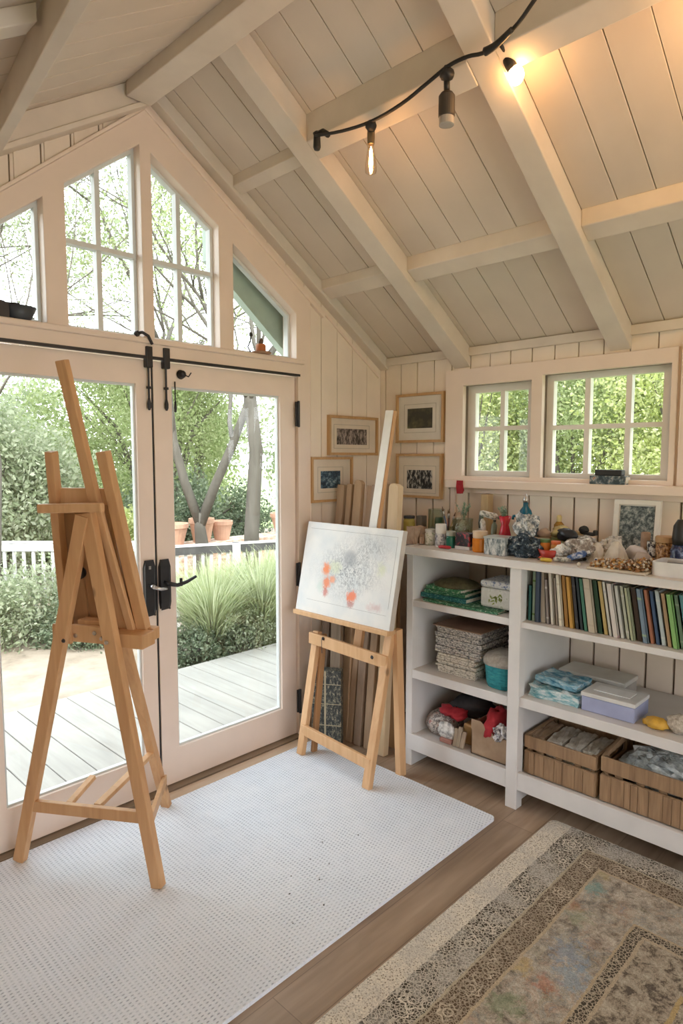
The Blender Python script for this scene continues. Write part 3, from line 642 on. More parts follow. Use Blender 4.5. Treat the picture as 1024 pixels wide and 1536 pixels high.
for i, (nm, c, c2, th_, h, dp) in enumerate(bk):
    th_ *= 1.36; h *= 1.04; lean = 0.0 if i < 3 else min(0.17, 0.06 + 0.008*(i-2))
    if i >= 36: lean = 0.16
    sh_ = math.tan(lean); xf = -0.475 - rnd.uniform(0, 0.02); xb = xf + dp; z0 = 0.8625; cv = 0.0022
    # local: u goes -y (away from the post), top leans back to +y
    def P(x, u, z): return (x, y - u + (z-z0)*sh_, z)
    t = thing('book', f'{nm} book, {ords[i]} from the white post in the long row', 'book', (xf, y - th_/2, z0), 'books in the long row')
    m = MB()
    for u0, u1 in ((0, cv), (th_-cv, th_)):
        m.hexa([P(xf, u0, z0), P(xb, u0, z0), P(xb, u1, z0), P(xf, u1, z0), P(xf, u0, z0+h), P(xb, u0, z0+h), P(xb, u1, z0+h), P(xf, u1, z0+h)])
    m.hexa([P(xf, 0, z0), P(xf+cv, 0, z0), P(xf+cv, th_, z0), P(xf, th_, z0), P(xf, 0, z0+h), P(xf+cv, 0, z0+h), P(xf+cv, th_, z0+h), P(xf, th_, z0+h)])
    m.build('cover', book_mat(c, c2), t)
    m = MB(); a, b_ = cv, th_-cv
    m.hexa([P(xf+cv, a, z0+.003), P(xb-.004, a, z0+.003), P(xb-.004, b_, z0+.003), P(xf+cv, b_, z0+.003), P(xf+cv, a, z0+h-.004), P(xb-.004, a, z0+h-.004), P(xb-.004, b_, z0+h-.004), P(xf+cv, b_, z0+h-.004)])
    m.build('pages', M_['paper'], t)
    if i % 3 == 1:
        for zz in (0.12, 0.8):
            m = MB(); m.hexa([P(xf-.0006, 0.001, z0+h*zz), P(xf, 0.001, z0+h*zz), P(xf, th_-.001, z0+h*zz), P(xf-.0006, th_-.001, z0+h*zz), P(xf-.0006, 0.001, z0+h*zz+.008), P(xf, 0.001, z0+h*zz+.008), P(xf, th_-.001, z0+h*zz+.008), P(xf-.0006, th_-.001, z0+h*zz+.008)])
            m.build('spine_band', book_mat(c2, c), t)
    y -= th_ + 0.0012 + (0.004 if lean > 0.05 else 0)
    if y < -2.56: break

# ------------------------------------------------------------------ things on the left bay shelves
M_['green_mag'] = speckle('green_magazine', [(.02,.10,.05), (.06,.24,.12), (.55,.60,.50)], 70, stretch=(1, 1, 3), thr=[.42, .56, .66])
M_['teal_mag'] = speckle('teal_magazine', [(.01,.09,.10), (.03,.20,.18), (.4,.5,.45)], 60, stretch=(1, 1, 3), thr=[.45, .58, .7])
M_['olive'] = speckle('olive_cloth', [(.07,.06,.03), (.15,.13,.06)], 40)
def flatbook(c, sx, sy, h, mat, label, group=None, rot=0.0, pm='paper'):
    t = thing('book', label, 'book', c, group)
    R = Matrix.Rotation(rot, 3, 'Z'); cc = Vector(c)
    def bx(x0, x1, y0, y1, z0, z1):
        return [cc + R @ Vector(q) for q in ((x0,y0,z0),(x1,y0,z0),(x1,y1,z0),(x0,y1,z0),(x0,y0,z1),(x1,y0,z1),(x1,y1,z1),(x0,y1,z1))]
    m = MB().hexa(bx(-sx/2, sx/2, -sy/2, sy/2, 0, .0025)); m.hexa(bx(-sx/2, sx/2, -sy/2, sy/2, h-.0025, h)); m.hexa(bx(-sx/2, -sx/2+.0025, -sy/2, sy/2, .002, h-.002))
    m.build('cover', mat, t)
    MB().hexa(bx(-sx/2+.002, sx/2-.005, -sy/2+.004, sy/2-.004, .0025, h-.0025)).build('pages', M_[pm], t)
    return t
z = 0.867
flatbook((-0.42, -0.955, z), .19, .42, .011, M_['green_mag'], 'thin green magazine lying flat at the shelf edge', None, 0.0)
flatbook((-0.375, -0.835, z+.0115), .20, .27, .022, M_['teal_mag'], 'teal book at the bottom of the green pile', 'pile of green books')
flatbook((-0.370, -0.830, z+.034), .19, .235, .018, M_['green_mag'], 'green book in the middle of the green pile', 'pile of green books', .06)
flatbook((-0.365, -0.825, z+.0525), .18, .215, .016, speckle('green_book2', [(.03,.14,.06),(.10,.30,.14),(.6,.62,.5)], 55, thr=[.4,.55,.68]), 'bright green book near the top of the green pile', 'pile of green books', -.05)
m = MB().blob((-0.355, -0.835, z+.067), (.10, .125, .040), 5, .06, 20, 12, flat=0.002)
tag(m.build('cloth_pouch', M_['olive'], smooth=True), 'dark olive cloth pouch lying on the pile of green books', 'pouch')
t = thing('storage_box', 'white box with a floral print beside the green books', 'box', (-0.36, -1.125, z+.0115))
M_['boxwhite'] = speckle('floral_white', [(.58,.57,.52), (.66,.65,.60), (.30,.34,.18)], 22, thr=[.4, .6, .68], bmp=.02)
MB().box((-.455, -1.238, z+.0115), (-.27, -1.035, z+.105)).build('body', M_['boxwhite'], t, bevel=.012)
MB().box((-.458, -1.240, z+.106), (-.267, -1.033, z+.140)).build('lid', speckle('blue_print_lid', [(.62,.62,.60), (.60,.60,.58), (.12,.16,.28)], 80, thr=[.4,.52,.62]), t, bevel=.013)
m = MB()
rr = random.Random(4)
for k in range(16):
    cy = -1.125 + rr.gauss(0, .022); cz = z+.055 + rr.gauss(0, .014); a = rr.uniform(0, 3.1); l = rr.uniform(.012, .022); wd = .004
    d = Vector((0, math.cos(a), math.sin(a))); n_ = Vector((0, -d.z, d.y)); c0 = Vector((-.4565, cy, cz))
    m.hexa([c0-d*l/2-n_*wd/3+Vector((x, 0, 0)) for x in (0,)] + [c0-d*l/2+n_*wd/3, c0+d*l/2+n_*wd, c0+d*l/2-n_*wd] + [p_+Vector((.001, 0, 0)) for p_ in (c0-d*l/2-n_*wd/3, c0-d*l/2+n_*wd/3, c0+d*l/2+n_*wd, c0+d*l/2-n_*wd)])
m.build('flower_print', plain('olive_print', (.28, .33, .08), .6), t)
# newspaper style stack: 2 bundles
M_['news'] = speckle('printed_paper_edges', [(.07,.07,.08), (.38,.36,.33), (.62,.58,.52)], 85, stretch=(1, 1, 1.6), thr=[.38, .5, .62])
M_['news2'] = speckle('pale_paper_edges', [(.16,.15,.13), (.50,.46,.39), (.66,.62,.54)], 85, stretch=(1, 1, 1.6), thr=[.36, .48, .62])
M_['kraft'] = speckle('kraft_paper', [(.30,.20,.125), (.42,.30,.20)], 8, bmp=.05)
M_['kraftd'] = speckle('brown_cover', [(.20,.12,.08), (.30,.19,.13)], 10, bmp=.05)
def stack(x0, x1, y0, y1, z0, n, dz, mat, name, label, topmat=None, sd=1):
    rr = random.Random(sd); t = thing(name, label, 'paper stack', ((x0+x1)/2, (y0+y1)/2, z0)); m = MB()
    for k in range(n):
        a, b_, c, d = [rr.uniform(-.007, .007) for _ in range(4)]
        m.box((x0+a, y0+b_, z0+k*dz), (x1+c, y1+d, z0+(k+1)*dz-.0008))
    m.build('sheets', mat, t, bevel=.0015, seg=1)
    if topmat: MB().box((x0-.012, y0-.008, z0+n*dz), (x1+.006, y1+.010, z0+n*dz+.006)).build('top_sheet', topmat, t, bevel=.002)
    return t
stack(-.47, -.22, -1.025, -.800, .509, 9, .0112, M_['news2'], 'paper_bundle', 'pale bundle of folded papers at the bottom of the stack', None, 2)
stack(-.46, -.20, -1.045, -.785, .611, 12, .0110, M_['news'], 'paper_stack', 'tall stack of printed papers under a brown cover sheet', M_['kraftd'], 3)
t = thing('basket', 'teal oval basket with a cloth over the top beside the papers', 'basket', (-.40, -1.150, .509))
def oval(c, prof, sx, sy, n=28):
    m = MB(); vs = []; fs = []
    for r, zz in prof:
        for i in range(n):
            a = 2*math.pi*i/n; ca, sa = math.cos(a), math.sin(a); e = 0.75
            vs.append((c[0]+r*sx*math.copysign(abs(ca)**e, ca), c[1]+r*sy*math.copysign(abs(sa)**e, sa), c[2]+zz))
    for k in range(len(prof)-1):
        for i in range(n):
            j = (i+1) % n; fs.append((k*n+i, k*n+j, (k+1)*n+j, (k+1)*n+i))
    fs.append(tuple(reversed(range(n)))); fs.append(tuple((len(prof)-1)*n+i for i in range(n))); return m.add(vs, fs)
oval((-.40, -1.150, .510), [(.85, 0), (.92, .02), (1.0, .115), (1.02, .12), (.95, .12), (.9, .10)], .10, .088).build('body', speckle('teal_print', [(.01,.16,.20), (.02,.24,.28), (.06,.32,.28)], 30, stretch=(1, 1, 5), thr=[.35,.55,.75]), t, smooth=False)
oval((-.40, -1.150, .618), [(1.06, 0), (1.08, .02), (.95, .042), (.5, .055), (.1, .058)], .10, .088).build('cloth_cover', speckle('grey_linen', [(.26,.24,.21), (.42,.39,.34)], 40), t, smooth=True)
# bottom shelf
z = .163
M_['printfab'] = speckle('flowered_fabric', [(.28,.12,.11), (.50,.45,.40), (.10,.08,.08), (.55,.52,.48)], 26, thr=[.36, .47, .55, .63])
M_['red'] = speckle('red_cloth', [(.30,.01,.02), (.48,.03,.04)], 14, bmp=.3)
M_['crump'] = speckle('crumpled_white', [(.30,.30,.30), (.62,.62,.60), (.78,.78,.76)], 26, thr=[.38,.5,.62], bmp=.6)
M_['blackcloth'] = speckle('black_cloth', [(.010,.009,.010), (.030,.026,.03)], 14)
tag(MB().blob((-.385, -.790, z+.057), (.10, .088, .064), 11, .10, 22, 14, flat=-.055).build('fabric_bag', M_['printfab'], smooth=True), 'soft flower-patterned fabric bag on the lowest shelf', 'bag')
tag(MB().blob((-.300, -.905, z+.150), (.10, .11, .055), 12, .22, 22, 14).build('scarf', M_['blackcloth'], smooth=True), 'black cloth bundle behind the flowered bag', 'cloth')
tag(MB().blob((-.40, -.865, z+.135), (.062, .066, .030), 14, .25, 24, 14).crumple(.005, 7).build('cloth', M_['red'], smooth=True), 'crumpled red cloth on top of the flowered bag', 'cloth')
t = thing('parcel', 'small crumpled white parcel in front of the flowered bag', 'parcel', (-.475, -.862, z))
MB().blob((-.474, -.868, z+.060), (.022, .046, .038), 15, .2, 16, 12).build('wrapping', M_['crump'], t, smooth=True)
MB().box((-.492, -.905, z), (-.45, -.838, z+.022)).build('base', plain('rosy_card', (.40, .20, .16), .7), t, bevel=.004)
m = MB()
for k, (yy, hh) in enumerate(((-.925, .088), (-.945, .100), (-.965, .080))): m.beam((-.485, yy, z), (-.470+.004*k, yy-.004, z+hh), .020, .014, (0, 1, 0))
tag(m.build('wood_offcut', wood('grey_offcut', (.26,.20,.14), (.48,.40,.30), knots=False), bevel=.003), 'small upright wood offcuts beside the white parcel', 'wood')
tag(MB().box((-.43, -1.005, z), (-.32, -.935, z+.105)).build('tan_tin', plain('tan_tin', (.48, .29, .12), .5), bevel=.01), 'small tan tin between the bag and the cardboard box', 'tin')
t = thing('cardboard_box', 'open brown cardboard box holding red cloth', 'box', (-.38, -1.125, z))
m = MB(); x0, x1, y0, y1, h = -.49, -.27, -1.238, -1.022, .150
m.box((x0, y0, z), (x1, y1, z+.004)); m.box((x0, y0, z), (x0+.004, y1, z+h-.03)); m.box((x1-.004, y0, z), (x1, y1, z+h)); m.box((x0, y0, z), (x1, y0+.004, z+h)); m.box((x0, y1-.004, z), (x1, y1, z+h))
m.hexa([(x0-.001, y0+.09, z+h-.03), (x0+.004, y0+.09, z+h-.03), (x0+.004, y1, z+h-.03), (x0-.001, y1, z+h-.03), (x0-.001, y1-.05, z+h+.02), (x0+.004, y1-.05, z+h+.02), (x0+.004, y1, z+h+.02), (x0-.001, y1, z+h+.02)])
m.build('body', M_['kraft'], t)
tag(MB().blob((-.40, -1.115, z+.140), (.085, .055, .075), 21, .25, 26, 16).crumple(.005, 6).build('cloth', M_['red'], smooth=True), 'bright red cloth spilling out of the cardboard box', 'cloth')
tag(MB().blob((-.470, -1.175, z+.132), (.040, .045, .036), 23, .35, 22, 14).crumple(.007, 5).build('foil_ball', speckle('foil', [(.10,.10,.12), (.45,.44,.46), (.8,.8,.8)], 40, rough=.35, thr=[.4,.5,.6], bmp=.6)), 'crumpled silver foil at the front of the cardboard box', 'foil')
# ------------------------------------------------------------------ right bay
z = .521
M_['pack'] = speckle('clear_teal_pack', [(.10,.28,.33), (.30,.48,.52), (.62,.68,.68)], 28, rough=.2, stretch=(1, .6, 2), thr=[.38, .5, .62], bmp=.3)
M_['pack2'] = speckle('blue_pack', [(.06,.20,.30), (.20,.40,.50), (.45,.58,.62)], 24, rough=.2, stretch=(1, .6, 2), thr=[.38, .5, .62], bmp=.3)
def softbox(cx, cy, z0, sx, sy, sz, rot, sd, jit=.004):
    rr = random.Random(sd); R = Matrix.Rotation(rot, 3, 'Z'); vs = []; nx, ny, nz_ = 5, 7, 3; m = MB()
    idx = {}
    for i in range(nx+1):
        for j in range(ny+1):
            for k in range(nz_+1):
                if i in (0, nx) or j in (0, ny) or k in (0, nz_):
                    idx[i, j, k] = len(vs); p = Vector(((i/nx-.5)*sx, (j/ny-.5)*sy, k/nz_*sz))
                    p += Vector([rr.uniform(-jit, jit) for _ in range(3)]); p.z = max(p.z, 0) if k else 0
                    vs.append(Vector((cx, cy, z0)) + R @ p)
    fs = []
    for i in range(nx):
        for j in range(ny):
            fs.append((idx[i,j,0], idx[i,j+1,0], idx[i+1,j+1,0], idx[i+1,j,0])); fs.append((idx[i,j,nz_], idx[i+1,j,nz_], idx[i+1,j+1,nz_], idx[i,j+1,nz_]))
    for i in range(nx):
        for k in range(nz_):
            fs.append((idx[i,0,k], idx[i+1,0,k], idx[i+1,0,k+1], idx[i,0,k+1])); fs.append((idx[i,ny,k], idx[i,ny,k+1], idx[i+1,ny,k+1], idx[i+1,ny,k]))
    for j in range(ny):
        for k in range(nz_):
            fs.append((idx[0,j,k], idx[0,j,k+1], idx[0,j+1,k+1], idx[0,j+1,k])); fs.append((idx[nx,j,k], idx[nx,j+1,k], idx[nx,j+1,k+1], idx[nx,j,k+1]))
    return m.add(vs, fs)
tag(softbox(-.40, -1.420, z, .15, .225, .050, 0.05, 1, .006).build('plastic_pack', M_['pack']), 'long clear teal plastic pack at the bottom of the pair', 'pack', 'teal plastic packs')
tag(softbox(-.375, -1.425, z+.056, .13, .20, .032, -0.10, 2, .006).build('plastic_pack', M_['pack2']), 'blue plastic pack lying on the clear teal pack', 'pack', 'teal plastic packs')
t = thing('flat_box', 'long flat white box behind the teal packs', 'box', (-.19, -1.50, z))
MB().box((-.25, -1.64, z), (-.10, -1.345, z+.055)).build('body', plain('grey_card', (.42, .40, .37), .6), t, bevel=.004)
MB().box((-.255, -1.645, z+.056), (-.095, -1.34, z+.078)).build('lid', plain('white_card', (.62, .61, .57), .5), t, bevel=.005)
t = thing('tissue_box', 'lavender box with a white lid on the middle shelf', 'box', (-.40, -1.655, z))
MB().box((-.475, -1.765, z), (-.315, -1.548, z+.062)).build('body', plain('lavender_card', (.33, .36, .53), .5, .05), t, bevel=.004)
MB().box((-.478, -1.768, z+.0625), (-.312, -1.545, z+.080)).build('lid', plain('white_lid', (.62, .62, .60), .4), t, bevel=.004)
MB().box((-.43, -1.73, z+.0805), (-.355, -1.58, z+.084)).build('slot', plain('pale_slot', (.72, .72, .70), .4), t, bevel=.001)
tag(MB().blob((-.45, -1.838, z+.020), (.035, .046, .024), 31, .22, 22, 12, flat=-.02).build('cloth', plain('yellow_cloth', (.62, .36, .05), .6, .12, 30), smooth=True), 'small folded yellow cloth on the middle shelf', 'cloth')
tag(MB().blob((-.44, -1.930, z+.034), (.042, .048, .038), 32, .18, 22, 14, flat=-.034).build('yarn_ball', speckle('cream_knit', [(.34,.29,.23), (.62,.56,.47)], 70, bmp=.6), smooth=True), 'cream knitted ball beside the yellow cloth', 'yarn')
# crates
M_['crate'] = wood('rustic_crate', (.15,.09,.045), (.36,.23,.125), (9, 42, 3.5), .7, False, .3)
M_['crateh'] = wood('rustic_crate_slat', (.18,.105,.055), (.42,.27,.15), (9, 42, 3.5), .7, False, .3)
def crate(x0, x1, y0, y1, z0, h, label, slots, tall_back=0.0):
    t = thing('wooden_crate', label, 'crate', ((x0+x1)/2, (y0+y1)/2, z0), 'wooden crates on the lowest shelf')
    w = .012; m = MB().box((x0+w, y0+w, z0+.002), (x1-w, y1-w, z0+.012)); m.build('base', M_['crate'], t)
    h1 = h*.60
    def side(p0, p1, q0, q1, nm):   # lower and upper bands as boards with a dark slot between
        MB().box((p0, q0, z0), (p1, q1, z0+h1)).build(nm, M_['crate'], t, bevel=.004)
    side(x0, x0+w, y0, y1, 'front_board'); side(x1-w, x1, y0, y1, 'back_board'); side(x0+w, x1-w, y0, y0+w, 'end_board'); side(x0+w, x1-w, y1-w, y1, 'end_board')
    m = MB().box((x0-.002, y0, z0+h1+.012), (x0+w-.002, y1, z0+h)); m.build('front_slat', M_['crateh'], t, bevel=.005)
    MB().box((x1-w, y0, z0+h1+.012), (x1, y1, z0+h+tall_back)).build('back_slat', M_['crateh'], t, bevel=.005)
    for yy in (y0, y1-w):
        mm = MB(); 
        mm.prism([(x0+w, z0+h1+.010), (x1-w, z0+h1+.010), (x1-w, z0+h+tall_back), (x0+w, z0+h)], [[(x0+.06, z0+h1+.022), (x1-.06, z0+h1+.022), (x1-.06, z0+h-.012), (x0+.06, z0+h-.012)]], (lambda yy: (lambda p, k: (p[0], yy+k, p[1])))(yy), w).build('end_slat', M_['crateh'], t)
    m = MB()
    for px_, py_ in ((x0+w, y0+w), (x0+w, y1-w-.016), (x1-w-.016, y0+w), (x1-w-.016, y1-w-.016)): m.box((px_, py_, z0+.01), (px_+.016, py_+.016, z0+h-.004))
    for yy in np.arange(y0+.07, y1-.03, .085): m.box((x0+w, yy, z0+h1-.02), (x0+w+.008, yy+.03, z0+h-.01))
    m.build('corner_post', M_['crate'], t)
    m = MB(); rr = random.Random(int(h*999))
    yy = y0 + .004
    while yy < y1 - .03:
        ww = rr.uniform(.024, .058); m.box((x0-.004-rr.uniform(0, .003), yy, z0+.003), (x0, min(yy+ww-.0015, y1), z0+h1-.004*rr.random()-.001)); yy += ww
    m.build('bark_strip', M_['crateh'], t, bevel=.002, seg=1)
    return t
crate(-.49, -.20, -1.628, -1.300, .166, .175, 'rustic wooden crate holding wrapped paper bundles', None)
crate(-.49, -.18, -2.14, -1.645, .166, .190, 'larger rustic wooden crate holding a clear plastic bag', None, .03)
M_['wrap'] = speckle('wrapped_paper', [(.36,.30,.23), (.55,.50,.42), (.66,.63,.57)], 18, bmp=.3)
for k, (yy, w_, nm) in enumerate(((-1.345, .062, 'nearest the white post'), (-1.425, .075, 'second from the white post'), (-1.505, .070, 'third from the white post'), (-1.583, .066, 'nearest the larger crate'))):
    tag(softbox(-.355, yy, .185, .20, w_, .150, 0, 40+k, .004).build('paper_bundle', M_['kraft' if k < 1 else 'wrap']), 'wrapped paper bundle in the smaller crate, ' + nm, 'bundle', 'bundles in the smaller crate')
tag(MB().blob((-.12, -1.45, .300), (.08, .13, .10), 44, .12, 22, 14, flat=-.13).build('cloth_bag', M_['blackcloth'], smooth=True), 'black cloth bag behind the smaller crate', 'bag')
M_['film'] = speckle('plastic_film', [(.30,.33,.33), (.48,.52,.52), (.75,.78,.78)], 16, rough=.2, thr=[.38,.52,.66], bmp=.6)
tag(MB().blob((-.33, -1.86, .300), (.12, .17, .085), 45, .16, 34, 20).crumple(.009, 4).build('plastic_bag', M_['film']), 'crumpled clear plastic bag inside the larger crate', 'bag')

# ------------------------------------------------------------------ worktop things
WT = 1.1325
def cyl(r, h, c, n=20, r2=None): return MB().lathe([(r, 0), (r if r2 is None else r2, h)], c, n)
def jar(c, r, h, mat, lidmat, lab, cat='jar', lid=.014, name='jar', fill=None):
    t = thing(name, lab, cat, c)
    MB().lathe([(r*.92, 0), (r, h*.04), (r, h*.85), (r*.88, h*.95), (r*.88, h)], c, 22).build('body', mat, t, smooth=False)
    if lidmat: MB().lathe([(r*.96, 0), (r*.98, lid*.3), (r*.98, lid), (r*.9, lid*1.05)], (c[0], c[1], c[2]+h+.0005), 22).build('lid', lidmat, t)
    if fill: MB().lathe([(r*.86, .003), (r*.92, h*.06), (r*.92, h*.7)], c, 20).build('contents', fill, t)
    return t
def openjar(c, r, h, lab, name='glass_jar', cat='jar', flare=1.0):
    t = thing(name, lab, cat, c)
    MB().lathe([(r*.9, 0), (r, .006), (r*.98, h*.5), (r*flare, h), (r*flare-.003, h), (r*.92, h*.5), (r*.9, .008), (r*.1, .007)], c, 24).build('body', M_['jarglass'], t, smooth=True)
    return t
pl = lambda n, c, **k: M_.setdefault(n, plain(n, c, **k))
jar((-.20, -.405, WT), .033, .105, pl('yellow_label', (.50, .42, .10)), pl('dark_lid', (.05, .05, .05)), 'yellow jar with a dark lid behind the split planks')
tag(MB().box((-.17, -.47, WT), (-.12, -.43, WT+.12)).build('tin', pl('grey_tin', (.22, .21, .20)), bevel=.004), 'small grey tin beside the yellow jar', 'tin')
m = MB(); rr = random.Random(2)
for k in range(9): m.beam((-.43+.012*(k % 3), -.660+.0*k, WT+.012+.011*(k//3)), (-.25+.01*(k % 2), -.56+.006*k-.03, WT+.022+.022*(k//3)), .014, .010, (0, 0, 1))
tag(m.build('wood_strips', wood('driftwood', (.22,.13,.08), (.46,.32,.22), (30, 10, 30), .7, False)), 'loose heap of brown wood strips at the corner of the worktop', 'wood')
tag(softbox(-.40, -.603, WT, .08, .062, .088, .1, 3, .004).build('paper_bag', speckle('tan_bag', [(.33,.22,.15), (.50,.37,.27)], 14)), 'tan folded paper bag at the corner of the worktop', 'bag')
t = jar((-.385, -.690, WT), .028, .066, speckle('floral_tin', [(.30,.32,.22), (.60,.57,.48), (.55,.52,.44)], 50, thr=[.4,.5,.6]), pl('tin_lid', (.52, .50, .46)), 'small beige patterned tin near the canvas corner', 'tin', name='tin')
jar((-.395, -.762, WT), .028, .066, speckle('grey_floral_tin', [(.12,.12,.15), (.50,.48,.48), (.62,.60,.60)], 60, thr=[.4,.5,.6]), pl('white_cap', (.66, .63, .58)), 'small grey and white patterned tin beside the green jar', 'tin', lid=.045, name='tin')
jar((-.405, -.830, WT), .024, .060, pl('bottle_green', (.015, .13, .09), rough=.2), pl('grey_cap', (.32, .33, .28)), 'small dark green glass jar with a grey lid', 'jar', lid=.022)
t = thing('tea_tin', 'black and red printed tin with a white foot beside the orange jar', 'tin', (-.40, -.915, WT))
MB().box((-.43, -.955, WT), (-.375, -.870, WT+.016)).build('base', pl('white_card2', (.60, .58, .56)), t, bevel=.002)
MB().box((-.428, -.953, WT+.017), (-.377, -.872, WT+.082)).build('body', speckle('black_red_print', [(.015,.014,.016), (.03,.02,.025), (.40,.05,.06)], 45, rough=.35, thr=[.44,.54,.60]), t, bevel=.003)
t = thing('paint_jar', 'orange paint jar with a cream band at the top', 'jar', (-.42, -1.008, WT))
MB().lathe([(.034, 0), (.037, .006), (.037, .062), (.034, .066)], (-.42, -1.008, WT), 24).build('body', pl('orange_paint', (.62, .20, .02), rough=.25), t)
MB().lathe([(.034, .0665), (.036, .07), (.035, .098), (.033, .100)], (-.42, -1.008, WT), 24).build('rim', pl('cream_band', (.60, .45, .30)), t)
# clear cup with green
c = (-.17, -.57, WT)
openjar(c, .046, .165, 'clear glass jar with a dark green bottle inside by the corner')
jar((-.15, -.575, WT+.009), .024, .11, pl('green_glass', (.03, .16, .10), rough=.15), None, 'dark green bottle standing in the clear jar', 'bottle', name='bottle')
openjar((-.27, -.64, WT), .030, .075, 'small steel-grey cup in front of the green bottle', 'cup', 'cup')
c = (-.22, -.775, WT)
t = openjar(c, .052, .13, 'wide glass vase stuffed with brown and cream scraps', 'glass_vase', 'vase', 1.05)
MB().blob((c[0], c[1], WT+.068), (.042, .042, .055), 51, .14, 18, 12).build('contents', speckle('scraps', [(.22,.13,.07), (.50,.42,.32), (.62,.57,.48)], 40, thr=[.4,.52,.64], bmp=.4), t, smooth=True)
def sprig(c, n, h, spread, mat, lab, sd, cat='dried plant', name='dried_sprig', r=.0016):
    rr = random.Random(sd); t = thing(name, lab, cat, c); m = MB(); lf = MB()
    for k in range(n):
        a = rr.uniform(0, 6.28); s = rr.uniform(.2, 1)*spread; hh = h*rr.uniform(.7, 1)
        p = [Vector(c), Vector(c)+Vector((math.cos(a)*s*.35, math.sin(a)*s*.35, hh*.55)), Vector(c)+Vector((math.cos(a)*s, math.sin(a)*s, hh))]
        m.tube(p, r, 5, r*.5)
        for q in range(10):
            f = rr.uniform(.35, 1); b_ = p[1].lerp(p[2], (f-.35)/.65); d = Vector((rr.gauss(0, 1), rr.gauss(0, 1), rr.gauss(0, .6))).normalized()*.018; e = d.cross(Vector((0, 0, 1))).normalized()*.005
            lf.add([b_, b_+d*.5+e, b_+d, b_+d*.5-e], [(0, 1, 2, 3)])
    m.build('stem', mat, t); lf.build('foliage', mat, t); return t
M_['palegreen'] = leafmat('pale_green_leaf', (.30, .42, .32), (.36, .50, .38), (.45, .55, .44))
sprig((-.22, -.78, WT+.10), 12, .12, .05, M_['palegreen'], 'pale green dried sprigs in the wide glass vase', 5)
# brush cone
t = thing('brush', 'dark grey round-tipped brush standing on end by the wood post', 'brush', (-.20, -.872, WT))
MB().lathe([(.016, 0), (.017, .05), (.010, .085)], (-.20, -.872, WT), 16).build('ferrule', pl('pale_ferrule', (.50, .48, .42)), t)
MB().lathe([(.0105, .0855), (.013, .11), (.008, .15), (.001, .172)], (-.20, -.872, WT), 16).build('bristles', pl('grey_bristle', (.09, .10, .08)), t, smooth=True)
t = MB().box((-.075, -.838, WT), (-.025, -.792, 1.384)).build('wood_block', wood('yellow_pine', (.46,.33,.17), (.62,.48,.28), knots=False), bevel=.002)
tag(t, 'upright yellow pine post standing against the wall', 'wood')
# paint tubes
def ptube(a, b, r, mat, lab, capmat):
    a = Vector(a); b = Vector(b); t = thing('paint_tube', lab, 'paint tube', tuple(a)); d = (b-a).normalized(); l = (b-a).length
    MB().lathe([(r*.6, 0), (r*.9, l*.1), (r, l*.75), (r*.35, l*.86)], a, 14, axis=d).build('body', mat, t, smooth=True)
    MB().lathe([(r*.45, l*.865), (r*.45, l), (r*.2, l)], a, 12, axis=d).build('cap', capmat, t)
    return t
M_['tubewhite'] = speckle('printed_tube', [(.16,.17,.15), (.58,.57,.52), (.68,.67,.63)], 45, rough=.35, thr=[.38,.48,.6])
ptube((-.28, -.948, WT+.002), (-.30, -.940, WT+.17), .014, M_['tubewhite'], 'white printed paint tube standing nearest the wood post', pl('tube_green', (.08,.12,.08)))
ptube((-.27, -.985, WT+.002), (-.26, -.990, WT+.15), .015, pl('grey_green_tube', (.20,.24,.17), rough=.3), 'grey-green paint tube standing between white tube and red vase', pl('tube_dark', (.05,.06,.05)))
ptube((-.24, -1.018, WT+.002), (-.23, -1.020, WT+.14), .012, pl('tan_tube', (.46,.36,.24)), 'tan paint tube standing just behind the red vase', pl('mint_cap', (.14,.32,.24)))
ptube((-.30, -.930, WT+.175), (-.27, -1.03, WT+.150), .017, M_['tubewhite'], 'white printed paint tube lying across the standing tubes', pl('tube_grey', (.25,.25,.22)))
t = thing('vase', 'red narrow-waisted vase with a flared mouth', 'vase', (-.31, -1.075, WT))
MB().lathe([(.026, 0), (.031, .02), (.031, .07), (.020, .115), (.018, .125), (.030, .168), (.027, .168), (.014, .125), (.005, .12)], (-.31, -1.075, WT), 26).build('body', pl('crimson_glaze', (.50, .02, .04), rough=.25, var=.12, scale=30), t, smooth=True)
sprig((-.31, -1.07, WT+.135), 10, .085, .035, M_['palegreen'], 'pale mint dried sprigs rising from the red vase', 9)
t = thing('patterned_box', 'grey and silver patterned square box below the red vase', 'box', (-.43, -1.115, WT))
M_['greybox'] = speckle('silver_pattern', [(.10,.13,.14), (.34,.37,.37), (.60,.60,.58)], 55, rough=.4, stretch=(1, 1, .5), thr=[.38,.5,.64])
MB().box((-.475, -1.170, WT), (-.385, -1.063, WT+.076)).build('body', M_['greybox'], t, bevel=.002)
MB().box((-.478, -1.173, WT+.0765), (-.382, -1.060, WT+.085)).build('lid', pl('silver_rim', (.40, .43, .42), rough=.3), t, bevel=.002)
